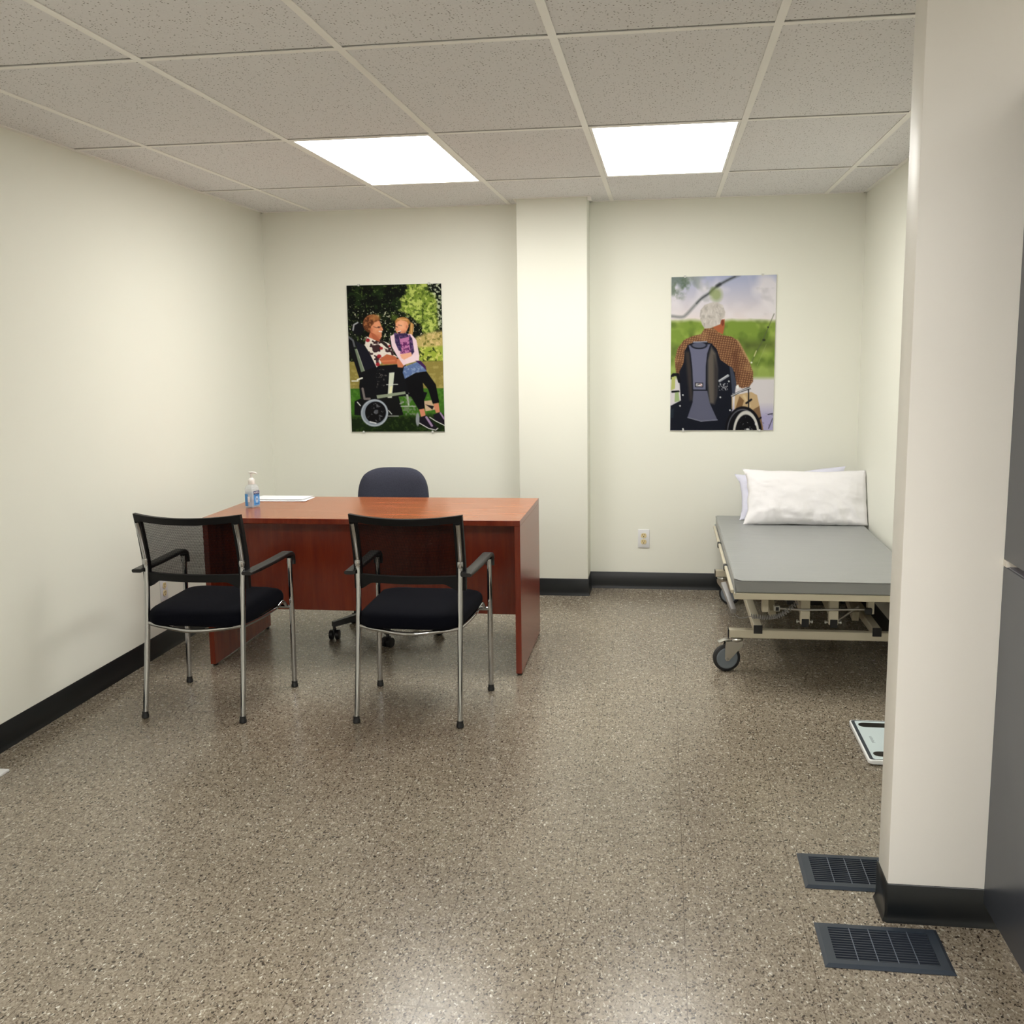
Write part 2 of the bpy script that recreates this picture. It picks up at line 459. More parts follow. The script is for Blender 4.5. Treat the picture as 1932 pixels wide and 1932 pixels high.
ceiling_light(2, 1, 'lit flat white ceiling panel right of the pillar, towards the bed', M['diffuser'], 'lit ceiling panels')
ceiling_light(0, -3, 'added unseen fill panel in the ceiling behind the viewer, over the left side', M['fill_diffuser'], 'lit ceiling panels')  # this and the next two: unseen, added to light the partition face
ceiling_light(4, -3, 'added unseen fill panel in the ceiling behind the viewer, farther right', M['fill_diffuser'], 'lit ceiling panels')
ceiling_light(2, -3, 'added unseen fill panel in the ceiling behind the viewer, nearer the middle', M['fill_diffuser'], 'lit ceiling panels')

# ------------------------------------------------------------------ grey two-leaf door against the partition
DX = 0.8165
d = bpy.data.objects.new('door_1', None); COL.objects.link(d); d.location = (DX, PARY0, 0); d['kind'] = 'structure'
def leaf(name, z0, z1):
    b = NB(); box(b, 0, 0.044, -0.86, -0.004, z0, z1, 0.002, 2); o = obj(name, b, M['door'], d, 30); return o
leaf('lower_leaf', 0.066, 0.945); leaf('upper_leaf', 0.962, 2.05)
b = NB(); box(b, 0.004, 0.040, -0.85, -0.03, 0.945, 0.9475); obj('leaf_top_lit', b, M['door_top_lit'], d, 0)  # pale strip paints the light on top of the lower leaf
b = NB(); box(b, 0.0, 0.038, -0.028, -0.001, 0.9455, 0.9615, 0.001); obj('hinge', b, M['jamb'], d, 0)
b = NB(); box(b, 0.046, 0.10, -0.02, 0.0, 0.0, 2.1, 0.003); obj('door_stop', b, M['jamb'], d, 0)

# ------------------------------------------------------------------ desk
DZ, DX0, DX1, DY0, DY1 = 0.72, -2.137, -0.634, 4.56, 5.278
t = thing('office_desk', 'cherry wood veneer office desk with a closed front panel', 'desk', ((DX0 + DX1) / 2, (DY0 + DY1) / 2, 0))
hx, hy = (DX1 - DX0) / 2, (DY1 - DY0) / 2
b = NB(); box(b, -hx, hx, -hy, hy, DZ - 0.025, DZ, 0.0015, 1); 
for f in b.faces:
    f.normal_update(); f.material_index = 0 if f.normal.z > 0.9 else 1  # desktop edges take the darker wood, their shade painted in
obj('desktop', b, [M['wood_top'], M['wood_shaded']], t, 30)
for s in (-1, 1):
    b = NB(); x0, x1 = (-hx, -hx + 0.026) if s < 0 else (hx - 0.026, hx)
    box(b, x0, x1, -hy + 0.001, hy - 0.001, 0.010, DZ - 0.0252, 0.001, 1); p = obj('side_panel', b, M['wood_shaded'], t, 30)
    for yy in (-hy + 0.03, hy - 0.03):
        b = NB(); lathe(b, [(0.012, 0), (0.013, 0.002), (0.013, 0.006), (0.005, 0.007), (0.005, 0.012)], 'Z', ((x0 + x1) / 2, yy, 0), 16); obj('foot_glide', b, M['black_rubber'], p)
b = NB(); box(b, -hx + 0.026, hx - 0.026, 4.74 - (DY0 + DY1) / 2, 4.758 - (DY0 + DY1) / 2, 0.242, DZ - 0.0252, 0.001, 1); obj('front_panel', b, M['wood_shaded'], t, 30)

# ------------------------------------------------------------------ guest chairs (local: +y towards the desk, origin at the middle of the feet)
def make_chair(label, loc, rz):
    t = thing('guest_chair', label, 'chair', loc, rz, 'guest chairs in front of the desk')
    R = 0.0112; YBk, YFr = -0.235, 0.228
    rear = lambda s: [(0.213 * s, YBk, 0.018), (0.211 * s, YBk + 0.035, 0.22), (0.209 * s, YBk + 0.058, 0.39), (0.209 * s, YBk + 0.078, 0.58), (0.2095 * s, YBk + 0.082, 0.636),
                      (0.211 * s, YBk + 0.076, 0.68), (0.212 * s, YBk + 0.058, 0.75), (0.213 * s, YBk + 0.036, 0.812)]
    for s in (-1, 1):
        b = NB(); tube(b, catmull(rear(s), 5), R, 14); o = obj('rear_leg', b, M['chrome'], t)
        b = NB(); lathe(b, [(0.0125, 0), (0.015, 0.002), (0.015, 0.012), (0.0128, 0.016), (0.0128, 0.028)], 'Z', (0.2135 * s, YBk - 0.001, 0), 18); obj('foot_cap', b, M['black_rubber'], o)
        b = NB(); lathe(b, [(0.002, -0.016), (0.0135, -0.012), (0.0145, 0), (0.0135, 0.012), (0.002, 0.016)], 'Z', (0.2095 * s, YBk + 0.080, 0.642), 16); obj('joint_collar', b, M['chrome'], o)
        b = NB(); tube(b, catmull([(0.252 * s, YFr, 0.018), (0.2515 * s, YFr + 0.006, 0.2), (0.251 * s, YFr + 0.012, 0.36), (0.250 * s, YFr + 0.016, 0.585)], 5), R, 14); o = obj('front_leg', b, M['chrome'], t)
        b = NB(); lathe(b, [(0.0125, 0), (0.015, 0.002), (0.015, 0.012), (0.0128, 0.016), (0.0128, 0.028)], 'Z', (0.252 * s, YFr, 0), 18); obj('foot_cap', b, M['black_rubber'], o)
        # armrest: flat pad from behind the upright, curving down over the front leg
        path = catmull([(0.238 * s, YBk + 0.052, 0.606), (0.241 * s, YBk + 0.14, 0.606), (0.245 * s, 0.02, 0.607), (0.249 * s, 0.15, 0.611), (0.2505 * s, 0.205, 0.612), (0.251 * s, 0.240, 0.603), (0.251 * s, 0.256, 0.580), (0.251 * s, 0.256, 0.556)], 6)
        sec = rrect(-0.0215, 0.0215, -0.010, 0.010, 0.0075, 4)
        b = NB(); b2 = NB()
        n = len(path); P = path
        rings = []
        for i in range(n):
            T = (P[min(i + 1, n - 1)] - P[max(i - 1, 0)]).normalized(); S = Vector((1, 0, 0)); S = (S - T * S.dot(T)).normalized(); U = S.cross(T)
            k = 0.75 + 0.25 * min(1, i / 6)
            rings.append([b.verts.new(P[i] + S * a * (1.0 if i < n - 8 else 0.9) + U * c * k) for a, c in sec])
        m = len(sec)
        for a, c in zip(rings, rings[1:]):
            for q in range(m): b.faces.new((a[q], a[(q + 1) % m], c[(q + 1) % m], c[q]))
        b.faces.new(rings[0][::-1]); b.faces.new(rings[-1]); b2.free()
        obj('armrest', b, M['black_plastic'], t)
    # seat frame: bowed rear tube, side tubes, front cross tube with brackets
    b = NB()
    tube(b, catmull([(-0.209, YBk + 0.058, 0.389), (-0.13, YBk + 0.042, 0.378), (0, YBk + 0.024, 0.368), (0.13, YBk + 0.042, 0.378), (0.209, YBk + 0.058, 0.389)], 6), 0.0085, 12)
    for s in (-1, 1): tube(b, catmull([(0.207 * s, YBk + 0.060, 0.386), (0.212 * s, -0.02, 0.380), (0.214 * s, 0.13, 0.380), (0.205 * s, 0.20, 0.382)], 5), 0.0085, 12)
    tube(b, [(-0.251, YFr + 0.010, 0.366), (0.251, YFr + 0.010, 0.366)], 0.0085, 12)
    obj('seat_frame', b, M['chrome'], t)
    for s in (-1, 1):
        b = NB(); tube(b, catmull([(0.214 * s, 0.17, 0.384), (0.222 * s, 0.205, 0.398), (0.228 * s, 0.236, 0.370)], 4), 0.008, 10); obj('bracket', b, M['chrome'], t)
    # seat: cushion with crowned top and waterfall front
    b = NB(); out = []
    for x, y in rrect(-1, 1, -1, 1, 0.30, 8):
        yy = 0.030 + y * 0.238; wx = 0.208 + 0.018 * (y * 0.5 + 0.5)
        bulge = 1 + 0.03 * (1 - y * y) if abs(x) > 0.9 else 1
        out.append((x * wx * bulge, yy - (0.012 * (1 - x * x) if y < -0.9 else 0) + (0.012 * (1 - x * x) if y > 0.9 else 0)))
    rings = []
    for k, (sc, z) in enumerate(((0.40, 0.384), (0.90, 0.386), (0.965, 0.390), (0.992, 0.400), (1.0, 0.414), (0.995, 0.428), (0.975, 0.440), (0.93, 0.449), (0.84, 0.455), (0.65, 0.459), (0.40, 0.462), (0.15, 0.463))):
        ring = []
        for x, y in out:
            X, Y = x * sc, 0.03 + (y - 0.03) * sc; v = (Y - 0.03) / 0.25
            zz = z + (0.004 * v) - (0.014 * max(0, v - 0.5) ** 2 * 4 if k > 3 else 0)
            ring.append(b.verts.new((X, Y, zz)))
        rings.append(ring)
    for r0, r1 in zip(rings, rings[1:]):
        n = len(r0)
        for q in range(n): b.faces.new((r0[q], r0[(q + 1) % n], r1[(q + 1) % n], r1[q]))
    b.faces.new(rings[0][::-1]); b.faces.new(rings[-1])
    obj('seat', b, M['seat_fabric'], t, 60)
    # backrest frame: curved plate with window, bowed towards the rear in its middle
    hw, z0, z1 = 0.2295, 0.566, 0.846
    def bp(x, z, off=0.0):
        s = z - 0.64
        lean = YBk + 0.096 - (0.30 * max(0, s) ** 1.15 if s > 0 else 0) - 0.04 * min(0, s)
        bow = -0.045 * (1 - (x / hw) ** 2)
        return (x, lean + bow + off, z - (0.012 * (1 - (x / hw) ** 2) if z > 0.8 else 0))
    def shell(bm, outline_in, x0, x1, za, zb, th, nx=20, nz=6):
        g = [[[bm.verts.new(bp(x0 + (x1 - x0) * i / nx, za + (zb - za) * j / nz, o)) for j in range(nz + 1)] for i in range(nx + 1)] for o in (-th / 2, th / 2)]
        for i in range(nx):
            for j in range(nz):
                for s in (0, 1): bm.faces.new((g[s][i][j], g[s][i + 1][j], g[s][i + 1][j + 1], g[s][i][j + 1]))
        for i in range(nx):
            for j in (0, nz): bm.faces.new((g[0][i][j], g[0][i + 1][j], g[1][i + 1][j], g[1][i][j]))
        for j in range(nz):
            for i in (0, nx): bm.faces.new((g[0][i][j], g[0][i][j + 1], g[1][i][j + 1], g[1][i][j]))
    b = NB(); th = 0.022
    shell(b, 0, -hw, hw, z1 - 0.028, z1, th, 24, 3); shell(b, 0, -hw, hw, z0, z0 + 0.030, th, 24, 3)
    for s in (-1, 1):
        a, c = sorted((s * hw, s * (hw - 0.034))); shell(b, 0, a, c, z0 + 0.030, z1 - 0.028, th, 4, 8)
        W = [hw - 0.095 * k / 10 for k in range(11)]; dz = [0.030 * (0.5 + 0.5 * math.cos(PI * min(1, max(0, (k - 2.5) / 7)))) for k in range(11)]
        g = [[(b.verts.new(bp(s * x, z0, o)), b.verts.new(bp(s * x, z0 - d_ - 0.0002, o))) for x, d_ in zip(W, dz)] for o in (-th / 2, th / 2)]
        for k in range(10):
            for q in (0, 1): b.faces.new((g[q][k][0], g[q][k + 1][0], g[q][k + 1][1], g[q][k][1]))
            b.faces.new((g[0][k][1], g[0][k + 1][1], g[1][k + 1][1], g[1][k][1]))
        b.faces.new((g[0][0][0], g[0][0][1], g[1][0][1], g[1][0][0]))
    bmesh.ops.remove_doubles(b, verts=b.verts, dist=0.0004)
    obj('back_frame', b, M['back_black'], t, 35)
    b = NB(); g = [[b.verts.new(bp(-hw + 0.02 + (2 * hw - 0.04) * i / 20, z0 + 0.02 + (z1 - z0 - 0.04) * j / 10, 0.007)) for j in range(11)] for i in range(21)]
    for i in range(20):
        for j in range(10): b.faces.new((g[i][j], g[i + 1][j], g[i + 1][j + 1], g[i][j + 1]))
    obj('back_mesh', b, M['mesh'], t, 60)
    return t
LC1, LC2 = (-1.884, 4.085, 0), (-0.998, 4.123, 0)
c0 = make_chair('black mesh-back chrome armchair before the desk\'s left end, nearer the left wall', LC1, math.radians(-1.6))
c1 = dup(c0, LC2, math.radians(-1.2), 'black mesh-back chrome armchair before the desk\'s right half, nearer the bed')

# ------------------------------------------------------------------ office chair behind the desk
OC = (-1.45, 5.235, 0)
t = thing('office_chair', 'charcoal fabric swivel office chair behind the cherry desk', 'chair', OC, 0)
b = NB(); lathe(b, [(0.045, 0.075), (0.05, 0.085), (0.05, 0.125), (0.036, 0.14), (0.028, 0.145)], 'Z', (0, 0, 0), 20); 
angs = [214 + 72 * k for k in range(5)]
for a in angs:
    a = math.radians(a); dx, dy = math.cos(a), math.sin(a)
    P = [(dx * 0.03, dy * 0.03, 0.11), (dx * 0.16, dy * 0.16, 0.105), (dx * 0.295, dy * 0.295, 0.082)]
    tube(b, catmull(P, 4), 1, section=None) if False else None
    sec0 = [(-0.024, -0.018), (0.024, -0.018), (0.017, 0.018), (-0.017, 0.018)]
    rings = []
    for (p, k) in zip(P, (1.0, 0.9, 0.72)):
        S = Vector((-dy, dx, 0)); U = Vector((0, 0, 1)); rings.append([b.verts.new(Vector(p) + S * x * k + U * z * k) for x, z in sec0])
    for r0, r1 in zip(rings, rings[1:]):
        for q in range(4): b.faces.new((r0[q], r0[(q + 1) % 4], r1[(q + 1) % 4], r1[q]))
    b.faces.new(rings[0][::-1]); b.faces.new(rings[-1])
obj('star_base', b, M['black_plastic'], t, 35)
for i, a in enumerate(angs):
    a = math.radians(a); cx, cy = math.cos(a) * 0.285, math.sin(a) * 0.285; r = 0.026
    ca = [1.62, 1.2, 0.4, 2.0, 2.6][i]
    m = Matrix.Translation((cx, cy, 0)) @ Matrix.Rotation(ca, 4, 'Z')
    b = NB()
    for s in (-1, 1):
        b2 = NB(); lathe(b2, [(0.008, -0.010), (r - 0.002, -0.010), (r, -0.008), (r, 0.008), (r - 0.002, 0.010), (0.008, 0.010)], 'Y', (0, 0.016 * s, r), 20); merge(b, b2, m)
    c = obj('caster', b, M['black_plastic'], t, 40)
    b = NB(); b2 = NB(); cyl(b2, (0, 0, 0.045), (0, 0, 0.082), 0.008, seg=12); merge(b, b2, m)
    b2 = NB(); box(b2, -0.022, 0.022, -0.005, 0.005, 0.026, 0.054, 0.003); merge(b, b2, m); obj('fork', b, M['black_plastic'], c, 40)
b = NB(); cyl(b, (0, 0, 0.14), (0, 0, 0.27), 0.026, seg=20); cyl(b, (0, 0, 0.27), (0, 0, 0.40), 0.015, seg=16); obj('gas_column', b, M['black_plastic'], t)
b = NB(); box(b, -0.08, 0.08, -0.09, 0.10, 0.395, 0.425, 0.008); obj('tilt_mechanism', b, M['black_plastic'], t)
b = NB(); prism(b, rrect(-0.225, 0.225, -0.225, 0.205, 0.09, 8), 0.425, 0.495, 'XY', 0.025); obj('seat', b, M['office_fabric'], t, 60)
b = NB(); obox(b, (0, 0.08, 0.415), (0, 0.262, 0.415), 0.055, 0.01); obox(b, (0, 0.262, 0.41), (0, 0.272, 0.62), 0.055, 0.01, (0, 1, 0)); obj('back_support', b, M['black_plastic'], t)
# backrest: rounded upholstered pad, slightly concave
b = NB(); N = 24; F = []; Bk = []
for i in range(N + 1):
    f, g = [], []
    for j in range(N + 1):
        u, v = i / N * 2 - 1, j / N * 2 - 1
        q = 0.62
        x = u * math.sqrt(1 - q * v ** 4 / 2); z = v * math.sqrt(1 - q * abs(u) ** 4 / 2)
        wx = 0.191 + 0.006 * (1 - abs(v))
        e = max(abs(u), abs(v)); th = 0.026 * (1 - e ** 6) + 0.014
        curve = -0.03 * (u * u)
        X, Zc, Y = x * wx, 0.645 + z * 0.207, 0.225 + 0.04 * (z * 0.5 + 0.5) + curve
        f.append(b.verts.new((X, Y - th, Zc))); g.append(b.verts.new((X, Y + th * 0.8, Zc)))
    F.append(f); Bk.append(g)
for i in range(N):
    for j in range(N):
        b.faces.new((F[i][j], F[i + 1][j], F[i + 1][j + 1], F[i][j + 1])); b.faces.new((Bk[i][j], Bk[i][j + 1], Bk[i + 1][j + 1], Bk[i + 1][j]))
for k in range(N):
    for A in ((F[k][0], Bk[k][0], Bk[k + 1][0], F[k + 1][0]), (F[k][N], F[k + 1][N], Bk[k + 1][N], Bk[k][N]), (F[0][k], F[0][k + 1], Bk[0][k + 1], Bk[0][k]), (F[N][k], Bk[N][k], Bk[N][k + 1], F[N][k + 1])):
        b.faces.new(A)
obj('backrest', b, M['office_fabric'], t, 60)

# ------------------------------------------------------------------ treatment bed
MX0, MX1, MY0, MY1, MZ = 0.312, 1.098, 4.497, 6.268, 0.48
BX, BY = (MX0 + MX1) / 2, (MY0 + MY1) / 2
t = thing('treatment_bed', 'grey vinyl height-adjustable treatment bed on beige frame by right wall', 'bed', (BX, BY, 0))
L = lambda x, y, z: (x - BX, y - BY, z)
b = NB(); nx, ny = 28, 60
prof = []
th0 = 0.424
g = []
for i in range(nx + 1):
    row = []
    for j in range(ny + 1):
        x = MX0 + (MX1 - MX0) * i / nx; y = MY0 + (MY1 - MY0) * j / ny
        right = i / nx
        z = MZ + 0.0016 * mn.noise((x * 5, y * 22, 0.3)) * (0.3 + right) + 0.002 * mn.noise((x * 3, y * 4, 4))
        row.append(b.verts.new(L(x, y, z)))
    g.append(row)
low = {}
for i in range(nx + 1):
    for j in range(ny + 1):
        if i in (0, nx) or j in (0, ny):
            low[i, j] = b.verts.new(L(MX0 + (MX1 - MX0) * i / nx, MY0 + (MY1 - MY0) * j / ny, th0))
for i in range(nx):
    for j in range(ny): b.faces.new((g[i][j], g[i + 1][j], g[i + 1][j + 1], g[i][j + 1]))
for i in range(nx):
    for j in (0, ny): b.faces.new((g[i][j], g[i + 1][j], low[i + 1, j], low[i, j]))
for j in range(ny):
    for i in (0, nx): b.faces.new((g[i][j], g[i][j + 1], low[i, j + 1], low[i, j]))
b.faces.new([low[i, 0] for i in range(nx + 1)] + [low[nx, j] for j in range(1, ny + 1)] + [low[i, ny] for i in range(nx - 1, -1, -1)] + [low[0, j] for j in range(ny - 1, 0, -1)])
b.normal_update()
es = [e for e in b.edges if len(e.link_faces) == 2 and e.calc_face_angle(0) > 1.0]
bmesh.ops.bevel(b, geom=es, offset=0.007, segments=3, affect='EDGES', profile=0.5)
m_o = obj('mattress', b, M['vinyl'], t, 50)
b = NB()
for loop_z in (MZ - 0.006,):
    pts = [L(x, y, loop_z) for x, y in rrect(MX0 - 0.0005, MX1 + 0.0005, MY0 - 0.0005, MY1 + 0.0005, 0.008, 4)]
    tube(b, pts, 0.0022, 6, closed=True)
obj('piping', b, M['vinyl'], m_o)
# top frame rails
b = NB(); RZ0, RZ1 = 0.396, 0.4235
box(b, *(MX0 - BX - 0.004, MX1 - BX), *(MY0 - BY - 0.004, MY0 - BY + 0.026), RZ0, RZ1, 0.002, 1)
box(b, MX0 - BX, MX1 - BX, MY1 - BY - 0.03, MY1 - BY, RZ0, RZ1, 0.002, 1)
box(b, MX0 - BX - 0.004, MX0 - BX + 0.024, MY0 - BY + 0.0265, MY1 - BY - 0.031, RZ0, RZ1, 0.002, 1); box(b, MX1 - BX - 0.025, MX1 - BX, MY0 - BY + 0.0265, MY1 - BY - 0.031, RZ0, RZ1, 0.002, 1)
for y in (5.0, 5.55, 5.9): box(b, MX0 - BX + 0.025, MX1 - BX - 0.026, y - BY - 0.015, y - BY + 0.015, RZ0, RZ1, 0.002, 1)
obj('top_frame', b, M['bed_frame'], t, 30)
# side guide rails along the left edge in three segments with black clamps
for (y0, y1) in ((MY0 + 0.02, 5.02), (5.06, 5.60), (5.64, MY1 - 0.10)):
    b = NB(); box(b, MX0 - BX - 0.018, MX0 - BX - 0.0045, y0 - BY, y1 - BY, 0.418, 0.434, 0.002, 1); obj('side_rail', b, M['bed_frame'], t, 30)
for y in (5.04, 5.62):
    b = NB(); box(b, MX0 - BX - 0.021, MX0 - BX - 0.003, y - BY - 0.019, y - BY + 0.019, 0.408, 0.437, 0.003, 1); obj('rail_clamp', b, M['black_plastic'], t, 30)
# undercarriage
def crossbar(y, x0, x1, z0, z1):
    b = NB(); box(b, x0 - BX, x1 - BX, y - BY - 0.02, y - BY + 0.02, z0, z1, 0.003, 1); o = obj('base_bar', b, M['bed_frame'], t, 30)
    b = NB(); box(b, x0 - BX - 0.0035, x0 - BX + 0.001, y - BY - 0.0205, y - BY + 0.0205, z0 - 0.0005, z1 + 0.0005, 0.001, 1); obj('end_cap', b, M['black_plastic'], o, 30)
crossbar(4.74, 0.302, 1.10, 0.160, 0.199); crossbar(6.03, 0.302, 1.10, 0.160, 0.199)
for x in (0.432, 0.953):
    b = NB(); box(b, x - BX - 0.019, x - BX + 0.019, 4.722 - BY, 6.05 - BY, 0.184, 0.222, 0.003, 1); o = obj('base_rail', b, M['bed_frame'], t, 30)
    b = NB(); box(b, x - BX - 0.0195, x - BX + 0.0195, 4.716 - BY, 4.7225 - BY, 0.1835, 0.2225, 0.001, 1); obj('end_cap', b, M['black_plastic'], o, 30)
# vertical posts under the front of the frame
for x in (0.456, 0.912):
    b = NB(); box(b, x - BX - 0.014, x - BX + 0.014, 4.66 - BY, 4.70 - BY, 0.300, 0.3965, 0.002, 1)
    box(b, x - BX - 0.014, x - BX + 0.014, 4.70 - BY, 5.0 - BY, 0.365, 0.393, 0.002, 1); obj('post', b, M['bed_frame'], t, 30)
# lift arms (tan channels with black ends and bolts) and legs behind
for x in (0.636, 0.760):
    b = NB(); box(b, x - BX - 0.021, x - BX + 0.021, 4.70 - BY, 4.735 - BY, 0.236, 0.3955, 0.003, 1)
    obox(b, L(x, 4.735, 0.30), L(x, 5.5, 0.36), 0.038, 0.05); o = obj('lift_arm', b, M['bed_frame'], t, 30)
    b = NB(); box(b, x - BX - 0.015, x - BX + 0.017, 4.697 - BY, 4.7005 - BY, 0.225, 0.262, 0.001, 1); obj('end_cap', b, M['black_plastic'], o, 30)
    b = NB(); cyl(b, L(x - 0.033, 4.715, 0.247), L(x + 0.033, 4.715, 0.247), 0.005, seg=10); cyl(b, L(x - 0.036, 4.715, 0.247), L(x - 0.029, 4.715, 0.247), 0.009, seg=6); cyl(b, L(x + 0.029, 4.715, 0.247), L(x + 0.036, 4.715, 0.247), 0.009, seg=6); obj('bolt', b, M['zinc'], o, 30)
for x in (0.52, 0.90):
    b = NB(); obox(b, L(x, 4.95, 0.215), L(x, 5.75, 0.385), 0.03, 0.045); obj('scissor_leg', b, M['bed_frame'], t, 30)
    b = NB(); obox(b, L(x + (0.03 if x < 0.7 else -0.03), 5.75, 0.215), L(x + (0.03 if x < 0.7 else -0.03), 4.95, 0.385), 0.026, 0.045); obj('scissor_leg', b, M['bed_frame'], t, 30)
b = NB(); cyl(b, L(0.80, 4.85, 0.215), L(0.885, 4.80, 0.30), 0.006, seg=10); obj('gas_spring', b, M['zinc'], t)
b = NB(); box(b, 0.60 - BX, 0.84 - BX, 5.1 - BY, 5.4 - BY, 0.225, 0.31, 0.01, 2); obj('motor_box', b, M['black_plastic'], t)
b = NB(); tube(b, [L(0.515, 4.69, 0.311), L(0.63, 4.695, 0.305), L(0.895, 4.69, 0.314)], 0.005, 10); o = obj('release_rod', b, M['zinc'], t)
b = NB(); box(b, 0.496 - BX, 0.522 - BX, 4.675 - BY, 4.70 - BY, 0.300, 0.326, 0.002, 1); obj('rod_bracket', b, M['zinc'], o, 30)
b = NB(); box(b, 0.503 - BX, 0.517 - BX, 4.673 - BY, 4.6755 - BY, 0.304, 0.320); obj('rod_bracket_opening', b, M['black_plastic'], o, 0)
b = NB(); box(b, 0.885 - BX, 0.915 - BX, 4.645 - BY, 4.67 - BY, 0.302, 0.330, 0.003, 1); obj('rod_stop', b, M['black_plastic'], o, 30)
# casters
def caster(x, y, ang, brake):
    m = Matrix.Translation(L(x, y, 0)) @ Matrix.Rotation(ang, 4, 'Z')
    root = NB(); R = 0.063; tr = 0.045
    # fork (local: trails towards +x; wheel centre at (tr,0,R))
    b = NB(); lathe(b, [(0.006, 0.158), (0.030, 0.158), (0.032, 0.152), (0.030, 0.146), (0.026, 0.143), (0.024, 0.140)], 'Z', (0, 0, 0), 24); bmesh.ops.transform(b, matrix=m, verts=b.verts)
    for s in (-1, 1):
        b2 = NB(); poly = [(-0.028, 0.142), (tr + 0.008, 0.142), (tr + 0.011, 0.120), (tr + 0.011, R), (tr + 0.006, R - 0.011), (tr - 0.007, R - 0.011), (tr - 0.013, R - 0.004), (-0.024, 0.122)]
        prism(b2, poly, 0.0175 * s, 0.0205 * s, 'XZ'); merge(b, b2, m)
    b2 = NB(); box(b2, -0.026, 0.050, -0.02, 0.02, 0.139, 0.143); merge(b, b2, m)
    c = obj('caster', b, M['zinc'], t, 30)
    b = NB(); lathe(b, [(0.03, -0.013), (R - 0.006, -0.013), (R - 0.001, -0.010), (R, -0.004), (R, 0.004), (R - 0.001, 0.010), (R - 0.006, 0.013), (0.03, 0.013)], 'Y', (tr, 0, R), 40); bmesh.ops.transform(b, matrix=m, verts=b.verts); w = obj('tyre', b, M['wheel_black'], c, 40)
    b = NB(); lathe(b, [(0.006, -0.0165), (0.012, -0.016), (0.014, -0.0145), (0.040, -0.0145), (0.045, -0.0155), (0.049, -0.0138), (0.049, 0.0138), (0.045, 0.0155), (0.040, 0.0145), (0.014, 0.0145), (0.006, 0.0165)], 'Y', (tr, 0, R), 40); bmesh.ops.transform(b, matrix=m, verts=b.verts); obj('wheel_disc', b, M['grey_rubber'], c, 35)
    b = NB(); cyl(b, (tr, -0.025, R), (tr, 0.025, R), 0.006, seg=10); bmesh.ops.transform(b, matrix=m, verts=b.verts); obj('axle', b, M['chrome'], c, 30)
    if brake:
        b = NB(); b2 = NB(); tube(b2, catmull([(0.01, 0, 0.150), (0.05, 0, 0.150), (0.072, 0, 0.142), (0.085, 0, 0.139)], 4), 1, section=rrect(-0.017, 0.017, -0.0025, 0.0025, 0.002, 2), up=(0, 0, 1)); merge(b, b2, m); obj('brake_pedal', b, M['zinc'], c, 35)
caster(0.338, 4.742, PI + 0.2, True); caster(0.345, 6.03, -0.5, False); caster(1.055, 4.742, -0.9, False); caster(1.055, 6.03, 2.0, False)
# handset hanging off the left rail, with its coiled cord
HS0, HS1 = Vector(L(0.281, 4.86, 0.380)), Vector(L(0.321, 4.70, 0.290))
b = NB(); obox(b, HS0, HS1, 0.030, 0.024, (1, 0, 0), 0.004); o = obj('handset', b, M['bed_grey'], t, 40)
p0 = Vector(L(0.335, 4.655, 0.262)); 
cord = catmull([HS1, HS1 + Vector((0.012, 0, -0.02)), L(0.355, 4.69, 0.262), L(0.400, 4.71, 0.267)], 8)
coil = []
axis = catmull([L(0.400, 4.71, 0.267), L(0.47, 4.69, 0.268), L(0.53, 4.68, 0.285), L(0.60, 4.69, 0.34)], 10)
N = 21 * 8
for k in range(N + 1):
    f = k / N * (len(axis) - 1); i = min(int(f), len(axis) - 2); c = axis[i].lerp(axis[i + 1], f - i)
    T = (axis[i + 1] - axis[i]).normalized(); S = T.cross(Vector((0, 1, 0))).normalized(); U = Vector((0, 1, 0)); a = 2 * PI * k / 8
    coil.append(c + S * 0.0095 * math.cos(a) + U * 0.0095 * math.sin(a))
b = NB(); tube(b, cord, 0.002, 6); tube(b, coil, 0.0026, 5); obj('coiled_cord', b, M['bed_grey'], o)

